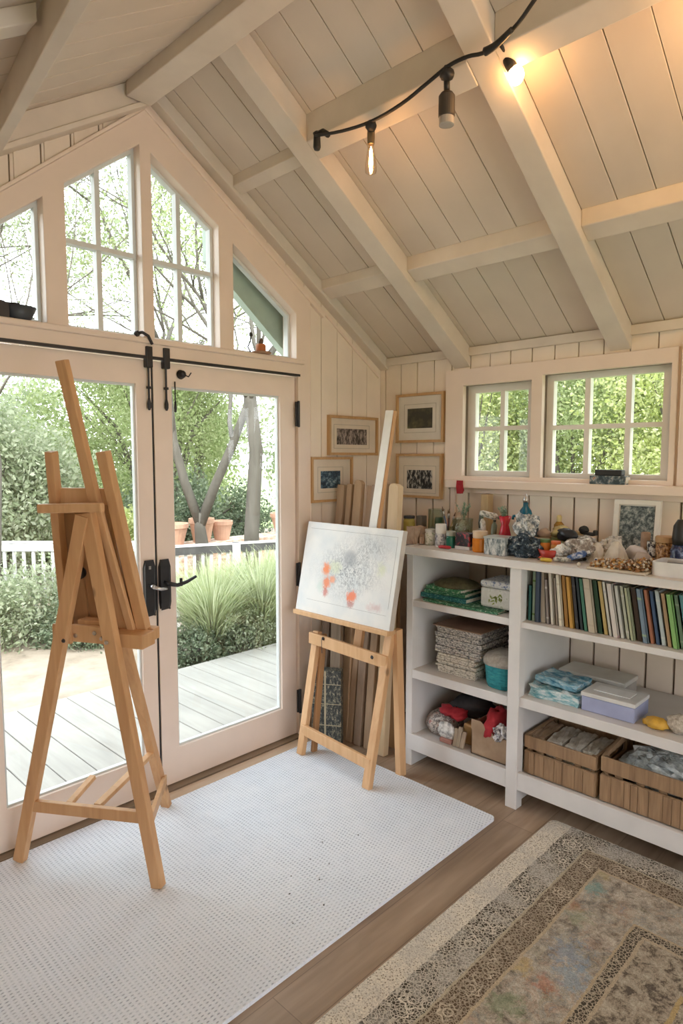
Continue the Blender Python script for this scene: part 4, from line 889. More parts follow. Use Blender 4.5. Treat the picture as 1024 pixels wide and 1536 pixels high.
# teal bottle
t = thing('bottle', 'round-shouldered teal bottle with a silver stopper under the ledge', 'bottle', (-.13, -1.085, WT))
MB().lathe([(.034, 0), (.040, .01), (.040, .12), (.038, .15), (.028, .185), (.013, .205), (.012, .225)], (-.13, -1.085, WT), 26).build('body', pl('teal_glaze', (.01, .12, .20), rough=.15, var=.2, scale=20), t, smooth=True)
MB().lathe([(.014, .2255), (.014, .240), (.010, .25), (.003, .268)], (-.13, -1.085, WT), 16).build('stopper', M_['steel'], t, smooth=True)
MB().tube([(-.155, -1.06, WT+.16), (-.16, -1.035, WT+.155), (-.155, -1.03, WT+.14)], .007, 8).build('spout', M_['teal_glaze'], t, smooth=True)
tag(MB().blob((-.42, -1.240, WT+.046), (.055, .072, .048), 61, .22, 30, 18, flat=-.050).crumple(.006, 1).build('cloth', speckle('denim_cloth', [(.012,.025,.04), (.05,.08,.11), (.34,.38,.40)], 55, thr=[.44,.56,.64], bmp=.6)), 'crumpled dark blue cloth at the front of the worktop', 'cloth')
tag(MB().blob((-.37, -1.215, WT+.115), (.038, .050, .078), 63, .30, 26, 16).crumple(.007, 2).build('paper_scrap', speckle('grey_crumple', [(.14,.17,.20), (.44,.46,.46), (.72,.72,.71)], 50, thr=[.40,.5,.62], bmp=.7)), 'crumpled white and grey paper on the dark blue cloth', 'paper')
t = thing('card_box', 'small slate card box behind the crumpled paper', 'box', (-.24, -1.165, WT)); MB().box((-.27, -1.20, WT), (-.21, -1.13, WT+.15)).build('body', pl('slate_card', (.10, .14, .17)), t, bevel=.003)
# bowls
def bowl(c, r, h, mat, lab):
    t = thing('bowl', lab, 'bowl', c)
    MB().lathe([(r*.55, 0), (r*.75, h*.2), (r, h), (r*.93, h), (r*.66, h*.28), (r*.1, h*.18)], c, 26).build('body', mat, t, smooth=True); return t
bowl((-.40, -1.352, WT), .052, .045, pl('tomato_red', (.50, .05, .035), rough=.35, var=.15), 'tomato red bowl at the front of the worktop')
jar((-.38, -1.318, WT+.010), .024, .060, pl('orange_tub', (.60, .20, .03)), pl('green_top', (.10, .18, .06)), 'small orange pot with a green lid in the red bowl', 'pot', name='pot')
jar((-.385, -1.372, WT+.010), .021, .056, pl('amber_tub', (.55, .26, .06)), pl('orange_top', (.55, .12, .03)), 'small amber pot with an orange lid in the red bowl', 'pot', name='pot')
bowl((-.22, -1.235, WT), .055, .075, pl('tan_clay', (.48, .36, .22)), 'tan clay bowl behind the red bowl')
bowl((-.235, -1.325, WT), .045, .080, pl('olive_clay', (.30, .32, .13)), 'olive green bowl behind the red bowl')
tag(MB().blob((-.20, -1.22, WT+.085), (.028, .030, .026), 66, .2, 16, 10).build('cotton_ball', pl('rose_cotton', (.58, .45, .38)), smooth=True), 'rosy cotton ball in the tan clay bowl', 'cotton')
t = thing('bottle', 'small amber glass bottle with a gold cap against the wall', 'bottle', (-.12, -1.258, WT))
MB().lathe([(.021, 0), (.024, .006), (.024, .075), (.018, .082), (.024, .09), (.024, .125), (.012, .14)], (-.12, -1.258, WT), 20).build('body', pl('amber_glass', (.38, .20, .03), rough=.15, var=.2, scale=30), t, smooth=True)
MB().lathe([(.012, .1405), (.013, .165), (.006, .172)], (-.12, -1.258, WT), 14).build('cap', pl('gold_cap', (.62, .50, .22), rough=.3), t)
# black clips / palette knives
tag(MB().blob((-.30, -1.380, WT+.100), (.022, .046, .026), 71, .2, 18, 12).build('pouch', speckle('black_leather', [(.008,.010,.014), (.03,.035,.045)], 20, rough=.3), smooth=True), 'small shiny black pouch beside the plastic heap', 'pouch')
tag(MB().box((-.35, -1.42, WT), (-.25, -1.34, WT+.072)).build('card_box', pl('moss_card', (.26, .28, .18)), bevel=.004), 'moss green card box under the shiny black pouch', 'box')
t = thing('camera', 'small black tool with two round knobs on the plastic heap', 'tool', (-.22, -1.44, WT+.095))
MB().blob((-.22, -1.425, WT+.118), (.016, .022, .020), 73, .15, 14, 10).build('knob', M_['blackp'], t, smooth=True)
m = MB().box((-.235, -1.475, WT+.097), (-.205, -1.43, WT+.112)); m.lathe([(.010, 0), (.011, .02), (.006, .024)], (-.22, -1.478, WT+.100), 12); m.build('body', M_['blackp'], t, bevel=.003)
t.name = 'hand_tool'
tag(MB().blob((-.30, -1.465, WT+.040), (.085, .085, .052), 75, .22, 34, 18, flat=-.038).crumple(.007, 3).build('plastic_wrap', speckle('grey_film', [(.22,.19,.17), (.42,.40,.37), (.74,.73,.71)], 36, rough=.25, thr=[.42,.52,.64], bmp=.7)), 'heap of crumpled grey plastic wrap on the worktop', 'plastic wrap')
ptube((-.44, -1.452, WT+.016), (-.39, -1.528, WT+.050), .015, speckle('blue_tube', [(.03,.08,.24), (.12,.20,.40), (.55,.58,.62)], 50, rough=.3, thr=[.42,.52,.62]), 'blue printed paint tube lying in front of the plastic heap', pl('white_tip', (.66, .66, .64)))
ptube((-.46, -1.40, WT+.012), (-.455, -1.475, WT+.016), .011, M_['tubewhite'], 'small white paint tube lying at the worktop edge by the blue tube', pl('tube_grey', (.25,.25,.22)))
def cone(c, r, h, lab, mat):
    return tag(MB().blob((c[0], c[1], c[2]+h*.0), (r, r*1.1, h), int(c[1]*-1000), .07, 20, 14, flat=0.0).build('plaster_mound', mat, smooth=True), lab, 'plaster')
M_['plaster'] = speckle('pale_plaster', [(.42,.38,.32), (.56,.52,.45), (.62,.59,.53)], 12, bmp=.3)
def peak(c, r, h, lab):
    m = MB().lathe([(r, 0), (r*.85, h*.25), (r*.5, h*.7), (r*.22, h*.95), (r*.05, h)], c, 12)
    vs = [Vector(v) for v in m.v]; rr = random.Random(int(-c[1]*1e3)); m.v = [tuple(v + Vector((rr.uniform(-1, 1), rr.uniform(-1, 1), 0))*r*.09) for v in vs]
    return tag(m.build('paper_cone', M_['plaster']), lab, 'paper cone')
peak((-.33, -1.535, WT), .045, .085, 'small crumpled white paper cone beside the plastic heap')
peak((-.32, -1.610, WT), .062, .095, 'larger crumpled cream paper cone in front of the white frame')
tag(MB().blob((-.26, -1.675, WT+.042), (.040, .045, .034), 81, .18, 20, 12).build('cotton_wad', pl('lilac_white', (.62, .60, .62)), smooth=True), 'soft white wad beside the cream paper cone', 'wad')
tag(MB().lathe([(.018, 0), (.019, .012), (.019, .128), (.016, .133)], (-.22, -1.694, WT), 16).build('cork_roll', pl('cork_brown', (.34, .23, .16), var=.12, scale=40)), 'upright brown cork roll before the white frame', 'roll')
tag(MB().blob((-.33, -1.725, WT+.032), (.030, .034, .030), 83, .16, 18, 12).build('pebble', pl('pinkish_stone', (.46, .39, .35)), smooth=True), 'smooth pinkish stone beside the cork roll', 'stone')
t = thing('cup', 'black and white speckled cup beside the jar of beads', 'cup', (-.25, -1.735, WT)); MB().lathe([(.020, 0), (.024, .1), (.021, .1), (.017, .01)], (-.25, -1.735, WT), 18).build('body', speckle('bw', [(.02,.02,.03), (.55,.54,.52)], 60, thr=[.46,.54]), t)
# bead tray
t = thing('tray', 'shallow tray of amber, brown and cream beads at the worktop edge', 'tray', (-.46, -1.70, WT))
MB().box((-.535, -1.805, WT), (-.395, -1.575, WT+.010)).build('base', pl('cream_tray', (.58, .52, .42)), t, bevel=.003)
rr = random.Random(9); m = MB(); m2 = MB()
bd = {}
cols = [(.34,.16,.06), (.50,.26,.07), (.58,.48,.36), (.16,.09,.05), (.60,.55,.47)]
mbs = [MB() for _ in cols]
for k in range(620):
    fr = rr.random(); yy = -1.585 - .212*fr; xx = -.528 + rr.random()*.125; zz = WT+.012 + rr.random()**1.5*(.018 + .022*fr); r = rr.uniform(.0045, .0085)
    q = mbs[rr.choice([0, 0, 1, 1, 2, 2, 3, 4])]
    o = len(q.v); c0 = Vector((xx, yy, zz)); vs = [c0+Vector(d)*r for d in ((1,0,0),(0,1,0),(-1,0,0),(0,-1,0),(0,0,1),(0,0,-1))]
    q.add(vs, [(0,1,4),(1,2,4),(2,3,4),(3,0,4),(1,0,5),(2,1,5),(3,2,5),(0,3,5)])
for q, c_, nm in zip(mbs, cols, ('brown', 'amber', 'sand', 'dark', 'cream')):
    b_ = q.build('beads', plain(nm+'_bead', c_, .35), t, smooth=True); b_['kind'] = 'stuff'; b_['label'] = nm + ' beads'
# jar with wood lid
t = thing('jar', 'glass jar of amber and brown beads with a flat wooden lid', 'jar', (-.26, -1.790, WT))
MB().lathe([(.038, 0), (.040, .006), (.040, .098), (.036, .102)], (-.26, -1.790, WT), 26).build('body', speckle('bead_fill', [(.10,.05,.03), (.36,.17,.05), (.60,.40,.22)], 75, rough=.2, thr=[.38,.5,.62], bmp=.6), t)
MB().lathe([(.041, .1025), (.042, .106), (.042, .124), (.039, .127)], (-.26, -1.790, WT), 26).build('lid', pl('wood_lid', (.48, .29, .14)), t)
t = thing('bottle', 'dark blue lacquered bottle with a black top at the worktop end', 'bottle', (-.33, -1.862, WT))
MB().lathe([(.030, 0), (.034, .01), (.034, .08), (.026, .105)], (-.33, -1.862, WT), 22).build('body', speckle('navy_lacquer', [(.01,.015,.05), (.03,.05,.12), (.2,.25,.4)], 40, rough=.2, thr=[.42,.55,.7]), t, smooth=True)
MB().lathe([(.027, .106), (.030, .13), (.026, .18), (.012, .205)], (-.33, -1.862, WT), 22).build('cap', M_['blackp'], t, smooth=True)
t = thing('tub', 'plain white tub at the end of the worktop', 'tub', (-.43, -1.885, WT))
MB().prism(rrect(-.50, -.36, -1.965, -1.812, .02), [rrect(-.492, -.368, -1.957, -1.820, .014)], lambda p, k: (p[0], p[1], WT+.004+k), .050).build('body', pl('white_tub', (.70, .69, .67)), t, bevel=.002)
MB().prism(rrect(-.50, -.36, -1.965, -1.812, .02), [], lambda p, k: (p[0], p[1], WT+k), .004).build('base', pl('white_tub', (.70, .69, .67)), t)
tag(MB().box((-.48, -1.945, WT+.0045), (-.38, -1.835, WT+.040)).build('card_box', pl('dusk_card', (.10, .13, .20)), bevel=.003), 'dark blue card box inside the white tub', 'box')
for k, (yy, zz) in enumerate(((-1.66, .0), )): pass
# extra small pieces scattered
rr = random.Random(31)
smalls = [((-.47, -1.345), .010, (.5,.08,.05), 'tiny red bead beside the red bowl'), ((-.48, -1.385), .008, (.6,.3,.1), 'tiny orange bead beside the red bowl'), ((-.50, -1.53), .009, (.6,.57,.5), 'small cream bead by the bead tray')]
for (x_, y_), r, c_, lb in smalls: tag(MB().blob((x_, y_, WT+r), (r, r, r), 1, .02, 12, 8).build('bead', plain('bead', c_, .3), smooth=True), lb, 'bead')

# brushes in a jar, more tubes and scraps
c = (-.24, -.700, WT)
openjar(c, .030, .085, 'clear glass tumbler of brushes between the green bottle and the wide vase', 'glass_jar', 'jar')
for k, (dx_, dy_, hh_, cc_, nm_) in enumerate(((.012, .010, .17, (.45,.05,.05), 'red-handled'), (-.010, .012, .19, (.10,.16,.30), 'blue-handled'), (.008, -.014, .16, (.50,.36,.16), 'yellow-handled'), (-.012, -.010, .18, (.08,.07,.06), 'black-handled'))):
    t = thing('paint_brush', nm_ + ' paint brush in the glass tumbler', 'paint brush', (c[0], c[1], WT+.010), 'brushes in the glass tumbler')
    a_ = Vector((c[0]-dx_*.6, c[1]-dy_*.6, WT+.010)); b_ = Vector((c[0]+dx_*2.2, c[1]+dy_*2.2, WT+hh_)); d_ = (b_-a_).normalized()
    MB().tube([a_, a_.lerp(b_, .72)], .0028, 8, .0036).build('handle', plain('brush_handle_%d' % k, cc_, .35), t, smooth=True)
    MB().tube([a_.lerp(b_, .725), a_.lerp(b_, .86)], .0042, 8).build('ferrule', M_['steel'], t, smooth=True)
    MB().tube([a_.lerp(b_, .865), a_.lerp(b_, .93), b_], .0046, 8, .0012).build('bristles', pl('brown_bristle', (.16, .10, .06)), t, smooth=True)
ptube((-.47, -.985+.11, WT+.011), (-.485, -.80, WT+.012), .009, pl('crimson_tube', (.45,.04,.05), rough=.3), 'small crimson paint tube lying before the black and red tin', pl('white_tip', (.66, .66, .64)))
ptube((-.485, -1.405, WT+.010), (-.495, -1.345, WT+.010), .009, pl('tube_yellow', (.60,.42,.06), rough=.3), 'small yellow paint tube lying before the tomato red bowl', pl('tube_dark', (.05,.06,.05)))
ptube((-.36, -1.555, WT+.012), (-.44, -1.575, WT+.026), .010, M_['tubewhite'], 'white paint tube between the two paper cones and the bead tray', pl('blue_cap', (.06,.12,.30)))
tag(MB().blob((-.40, -1.400, WT+.035), (.030, .036, .034), 201, .3, 20, 12).crumple(.005, 11).build('paper_scrap', M_['crump']), 'small crumpled white scrap beside the tomato red bowl', 'paper')
tag(MB().blob((-.27, -1.33, WT+.110), (.030, .036, .026), 202, .3, 18, 12).crumple(.004, 12).build('cotton_ball', pl('lemon_cotton', (.60, .52, .26)), smooth=True), 'pale yellow cotton ball in the olive green bowl', 'cotton')
tag(MB().blob((-.20, -1.53, WT+.045), (.045, .055, .050), 203, .25, 22, 14, flat=-.044).crumple(.006, 13).build('paper_scrap', M_['crump']), 'crumpled white paper behind the small paper cone', 'paper')
t = thing('jar', 'small clear jar of grey pebbles behind the plastic heap', 'jar', (-.12, -1.36, WT))
MB().lathe([(.026, 0), (.029, .006), (.029, .075), (.024, .085)], (-.12, -1.36, WT), 20).build('body', speckle('pebble_fill', [(.12,.12,.12), (.40,.40,.38), (.62,.60,.56)], 80, rough=.25, thr=[.4,.5,.62]), t)
MB().lathe([(.025, .0855), (.026, .10), (.02, .102)], (-.12, -1.36, WT), 20).build('lid', pl('brass_lid', (.50, .38, .18), rough=.3), t)

# white framed print leaning on the wall
M_['darkart'] = speckle('dark_floral_art', [(.035,.045,.05), (.10,.13,.13), (.26,.29,.28), (.45,.46,.42)], 55, detail=6, thr=[.38,.48,.57,.68], bmp=.02)
def frame_yz(x, y0, y1, z0, z1, fw, dpt, fmat, matmat, art, art_rect, label, name='picture_frame', lean=0.0, cat='picture', line=False):
    """frame on a wall of constant x, facing -x"""
    t = thing(name, label, cat, (x, (y0+y1)/2, z0), None)
    F = lambda p, k: (x - k - (0) + (p[1]-z1)*-lean*-1 * 1.0, p[0], p[1])
    MB().prism([(y0, z0), (y1, z0), (y1, z1), (y0, z1)], [[(y0+fw, z0+fw), (y1-fw, z0+fw), (y1-fw, z1-fw), (y0+fw, z1-fw)]], F, dpt).build('frame', fmat, t, bevel=.0015)
    MB().prism([(y0+fw*.8, z0+fw*.8), (y1-fw*.8, z0+fw*.8), (y1-fw*.8, z1-fw*.8), (y0+fw*.8, z1-fw*.8)], [], F, dpt*.45).build('mat_board', matmat, t)
    a0, a1, b0, b1 = art_rect
    F2 = lambda p, k: (x - dpt*.45 - k + (p[1]-z1)*lean, p[0], p[1])
    if line:
        g_ = line
        MB().prism([(a0-g_, b0-g_), (a1+g_, b0-g_), (a1+g_, b1+g_), (a0-g_, b1+g_)], [[(a0-g_+.0025, b0-g_+.0025), (a1+g_-.0025, b0-g_+.0025), (a1+g_-.0025, b1+g_-.0025), (a0-g_+.0025, b1+g_-.0025)]], F2, .0008).build('mat_line', pl('mat_line', (.40, .36, .30)), t)
    MB().prism([(a0, b0), (a1, b0), (a1, b1), (a0, b1)], [], F2, .0015).build('print', art, t)
    return t
M_['matb'] = plain('cream_mat_board', (.70, .62, .52), .8, .03)
M_['matw'] = plain('white_mat_board', (.70, .66, .60), .8, .03)
M_['wframe'] = plain('white_frame_paint', (.72, .70, .64), .4, .03)
frame_yz(-.045, -1.700, -1.497, WT, 1.390, .022, .016, M_['wframe'], M_['matw'], M_['darkart'], (-1.674, -1.523, WT+.027, 1.362), 'white framed dark print leaning below the ledge', lean=0.10)
M_['art1'] = speckle('brown_town_print', [(.05,.045,.04), (.16,.13,.12), (.40,.34,.30)], 60, stretch=(1, 1, .5), thr=[.40,.50,.64], bmp=.01)
M_['art2'] = speckle('blue_night_print', [(.02,.035,.06), (.06,.12,.18), (.30,.38,.42)], 50, thr=[.42,.54,.68], bmp=.01)
M_['art3'] = speckle('olive_leaf_print', [(.045,.042,.032), (.09,.085,.05), (.22,.24,.09)], 9, thr=[.40,.54,.70], bmp=.01)
M_['art4'] = speckle('black_white_print', [(.015,.015,.017), (.10,.10,.10), (.48,.45,.40)], 70, stretch=(1, 1, .45), thr=[.44,.52,.62], bmp=.01)
frame_yz(-.002, -.503, -.156, 1.668, 1.955, .015, .022, M_['oakframe'], M_['matw'], M_['art3'], (-.420, -.238, 1.752, 1.868), 'oak framed olive print, the upper one on the window wall', line=.026)
frame_yz(-.002, -.495, -.160, 1.342, 1.602, .014, .022, M_['oakframe'], M_['matb'], M_['art4'], (-.424, -.238, 1.396, 1.506), 'oak framed black and white print, the lower one on the window wall', line=.026)
def frame_xz(yw, x0, x1, z0, z1, fw, dpt, art, rect, label, line=.024):
    t = thing('picture_frame', label, 'picture', ((x0+x1)/2, yw, z0)); F = lambda p, k: (p[0], yw-k, p[1])
    MB().prism([(x0, z0), (x1, z0), (x1, z1), (x0, z1)], [[(x0+fw, z0+fw), (x1-fw, z0+fw), (x1-fw, z1-fw), (x0+fw, z1-fw)]], F, dpt).build('frame', M_['oakframe'], t, bevel=.0015)
    MB().prism([(x0+fw*.8, z0+fw*.8), (x1-fw*.8, z0+fw*.8), (x1-fw*.8, z1-fw*.8), (x0+fw*.8, z1-fw*.8)], [], F, dpt*.45).build('mat_board', M_['matb'], t)
    a0, a1, b0, b1 = rect; F2 = lambda p, k: (p[0], yw-dpt*.45-k, p[1]); g_ = line
    MB().prism([(a0-g_, b0-g_), (a1+g_, b0-g_), (a1+g_, b1+g_), (a0-g_, b1+g_)], [[(a0-g_+.0025, b0-g_+.0025), (a1+g_-.0025, b0-g_+.0025), (a1+g_-.0025, b1+g_-.0025), (a0-g_+.0025, b1+g_-.0025)]], F2, .0008).build('mat_line', pl('mat_line', (.40, .36, .30)), t)
    MB().prism([(a0, b0), (a1, b0), (a1, b1), (a0, b1)], [], F2, .0015).build('print', art, t); return t
frame_xz(-.0145, -.468, -.045, 1.594, 1.822, .015, .022, M_['art1'], (-.398, -.140, 1.656, 1.748), 'oak framed wide brown print beside the upper door hinge, higher of two')
frame_xz(-.0145, -.606, -.272, 1.326, 1.583, .014, .022, M_['art2'], (-.528, -.370, 1.404, 1.503), 'oak framed dark blue print, lower and nearer the door')
# ledge things
t = thing('book', 'dark printed paperback lying on the window ledge', 'book', (-.045, -1.445, 1.4565))
MB().box((-.062, -1.538, 1.4565), (.0, -1.375, 1.496)).build('cover', speckle('dark_cover_print', [(.03,.05,.06), (.12,.16,.18), (.45,.42,.38), (.4,.15,.08)], 36, rough=.3, thr=[.42,.52,.6,.68]), t, bevel=.001)
MB().box((-.050, -1.540, 1.462), (-.002, -1.5382, 1.491)).build('pages', M_['paper'], t)
tag(MB().box((-.055, -1.520, 1.4965), (-.008, -1.395, 1.524)).build('case', M_['blackp'], bevel=.004), 'black case on top of the paperback on the ledge', 'case')
t = thing('peg_clip', 'red clip hanging from the window ledge', 'clip', (-.070, -.655, 1.385))
MB().prism([(-.676, 1.40), (-.671, 1.43), (-.668, 1.452), (-.640, 1.452), (-.636, 1.42), (-.642, 1.385), (-.668, 1.385)], [], wx(-.0785), .0132).build('body', M_['red'], t, bevel=.003)
# transom ledge things
t = thing('dish', 'dark blue-grey bowl with tools on the ledge beside the peak', 'bowl', (-2.14, -.030, 2.1085))
MB().lathe([(.035, 0), (.045, .01), (.062, .05), (.055, .05), (.04, .014), (.005, .01)], (-2.118, .0, 2.1085), 20).build('body', pl('slate_bowl', (.055, .065, .08), rough=.4), t, smooth=True)
m = MB().box((-2.24, -.035, 2.109), (-2.165, .015, 2.165)); m.tube([(-2.22, -.01, 2.16), (-2.12, -.01, 2.168)], .006); m.blob((-2.2, -.01, 2.165), (.03, .02, .012), 4, .2)
tag(m.build('metal_tool', M_['black']), 'black metal tool beside the dark bowl on the ledge', 'tool')
t = thing('ornament', 'small orange pot with a brown stopper on a saucer in the small window', 'ornament', (-.955, -.02, 2.1085))
MB().lathe([(.045, 0), (.055, .008), (.05, .012), (.01, .010)], (-.945, -.018, 2.1085), 20).build('saucer', pl('brown_saucer', (.34, .20, .12)), t, smooth=True)
MB().lathe([(.022, .0125), (.026, .02), (.026, .045), (.02, .052)], (-.945, -.018, 2.1085), 18).build('body', pl('burnt_orange', (.50, .16, .05)), t, smooth=True)
MB().blob((-.945, -.018, 2.1085+.064), (.014, .014, .014), 5, .15, 12, 8).build('stopper', pl('dark_brown', (.10, .06, .04)), t, smooth=True)
m = MB().tube([(-1.02, -.028, 2.110), (-1.035, -.026, 2.135), (-1.018, -.024, 2.165), (-1.012, -.022, 2.195)], .0035, 6); m.blob((-1.012, -.022, 2.20), (.010, .006, .012), 2, .1, 10, 8)
tag(m.build('wire_hook', M_['black']), 'thin curled black wire standing in the small window', 'wire')

# ------------------------------------------------------------------ easel by the doors
EA = Vector((-2.225, -.092, .0142)); EU = Vector((.476, -.879, 0)); EN = Vector((.879, .476, 0)); EU.normalize(); EN.normalize()
def E(u, n, z): return EA + EU*u + EN*n + Vector((0, 0, z))
es = thing('easel', 'tall wooden studio easel in front of the glazed doors', 'easel', tuple(E(.3, .15, 0)))
def eb(name, a, b, w, d, hint=None, mat='easel', bevel=.003, w2=None):
    return MB().beam(E(*a), E(*b), w, d, hint or EU, w2=w2).build(name, M_[mat], es, bevel=bevel)
eb('leg', (0.0, -.01, 0.0), (.345, -.01, 1.36), .046, .030, w2=.052)
eb('leg', (.605, 0.0, 0.0), (.352, .0, 1.37), .044, .034, w2=.056)
eb('leg', (.34, .498, 0.0), (.358, .035, 1.30), .040, .030)
eb('stretcher', (.045, -.012, .235), (.575, -.004, .262), .044, .022, Vector((0, 0, 1)))
eb('stretcher', (.565, .02, .235), (.352, .470, .14), .040, .018, Vector((0, 0, 1)))
eb('brace', (.345, .01, .262), (.345, .395, .300), .030, .018, EU, 'easel2')
eb('brace', (.225, .005, .255), (.225, .150, .292), .026, .018, EU, 'easel2')
# tray
m = MB()
def lb(u0, u1, n0, n1, z0, z1): return [E(u0,n0,z0), E(u1,n0,z0), E(u1,n1,z0), E(u0,n1,z0), E(u0,n0,z1), E(u1,n0,z1), E(u1,n1,z1), E(u0,n1,z1)]
MB().hexa(lb(.405, .545, .030, .115, .872, .925)).build('tray', M_['easel'], es, bevel=.004)
MB().hexa(lb(.24, .405, .030, .048, .880, .945)).build('tray_rail', M_['easel2'], es, bevel=.003)
MB().hexa(lb(.405, .535, .116, .165, .880, .928)).build('tray_lip', M_['easel'], es, bevel=.006)
MB().hexa(lb(.165, .405, .060, .150, .880, .900)).build('tray_floor', M_['easel'], es, bevel=.003)
MB().hexa(lb(.165, .245, .020, .038, .872, .945)).build('tray_rail', M_['easel'], es, bevel=.004)
MB().hexa(lb(.255, .38, .050, .100, .925, .960)).build('spacer', M_['easel'], es, bevel=.003)
m = MB()
for u, z in ((.262, .905), (.345, .920), (.375, .902), (.43, .905)): m.lathe([(.008, 0), (.007, .004), (.003, .005)], E(u, .028 if u < .4 else -.020, z), 12, axis=-EN)
m.build('bolt', M_['steel'], es)
m = MB(); m.lathe([(.008, 0), (.006, .004)], E(.254, -.028, .900), 12, axis=-EN); m.build('bolt_hole', M_['black'], es)
# uprights, mast, boards
eb('upright', (.150, .125, .90), (.192, .020, 1.59), .034, .036)
eb('upright', (.492, .125, .915), (.412, .020, 1.59), .042, .036)
eb('mast', (.415, .115, .925), (.305, -.045, 1.905), .040, .028, mat='easel')
eb('crossbar', (.160, -.018, 1.382), (.432, -.018, 1.392), .034, .026, Vector((0, 0, 1)), 'easel2', .006)
def panel(u0, u1, z0, z1, off, th, mat, nm):
    def nn(z): return .155 - (z-.90)*.152
    a = off
    return MB().hexa([E(u0[0],nn(z0)+a,z0), E(u1[0],nn(z0)+a,z0), E(u1[0],nn(z0)+a+th,z0), E(u0[0],nn(z0)+a+th,z0), E(u0[1],nn(z1)+a,z1), E(u1[1],nn(z1)+a,z1), E(u1[1],nn(z1)+a+th,z1), E(u0[1],nn(z1)+a+th,z1)]).build(nm, M_[mat], es, bevel=.002)
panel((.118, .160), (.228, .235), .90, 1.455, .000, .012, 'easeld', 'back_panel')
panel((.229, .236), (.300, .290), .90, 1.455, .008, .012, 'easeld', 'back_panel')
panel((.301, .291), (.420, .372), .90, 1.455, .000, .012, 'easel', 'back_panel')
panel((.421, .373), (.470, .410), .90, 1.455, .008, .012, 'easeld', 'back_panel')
eb('slat', (.455, .100, .92), (.385, .020, 1.38), .030, .018, mat='easel2')
MB().hexa(lb(.190, .405, .050, .066, 1.395, 1.455)).build('headboard', M_['easel2'], es, bevel=.002)
MB().lathe([(.010, 0), (.022, .01), (.024, .03), (.012, .036)], E(.262, .085, 1.135), 16, axis=-EN).build('clamp_knob', M_['black'], es, smooth=True)
# ------------------------------------------------------------------ easel with the canvas
e2 = thing('easel', 'smaller pine easel holding the flower canvas by the shelves', 'easel', (-.78, -.46, 0))
def gb(name, a, b, w, d, hint=(0, 1, 0), mat='easel2', bevel=.003):
    return MB().beam(a, b, w, d, hint).build(name, M_[mat], e2, bevel=bevel)
RZ1 = .0142
gb('leg', (-.860, -.212, RZ1), (-.735, -.212, .655), .042, .030)
gb('leg', (-.882, -.702, RZ1), (-.712, -.700, .735), .044, .032)
gb('leg', (-.652, -.722, 0.001), (-.690, -.722, .752), .034, .046)
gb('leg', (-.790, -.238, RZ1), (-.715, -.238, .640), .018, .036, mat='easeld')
gb('stretcher', (-.772, -.190, .625), (-.755, -.716, .600), .062, .018, (0, 0, 1))
gb('stretcher', (-.842, -.205, .145), (-.862, -.708, .125), .056, .020, (0, 0, 1))
MB().hexa([(-.800, -.752, .742), (-.735, -.752, .742), (-.735, -.088, .742), (-.800, -.088, .742), (-.800, -.752, .766), (-.735, -.752, .766), (-.735, -.088, .766), (-.800, -.088, .766)]).build('tray', M_['easel2'], e2, bevel=.003)
gb('mast', (-.6575, -.461, .83), (-.510, -.516, 1.822), .052, .004, mat='wframe')
gb('mast_back', (-.676, -.450, .60), (-.496, -.520, 1.820), .053, .024, mat='easel')
m = MB()
for yy, zz in ((-.30, .640), (-.640, .615)): m.lathe([(.008, 0), (.010, .003), (.004, .010)], (-.777+.0, yy, zz), 10, axis=(-1, 0, 0))
m.tube([(-.790, -.300, .638), (-.795, -.305, .60), (-.790, -.303, .565)], .0018, 6)
m.build('screw', M_['black'], e2)
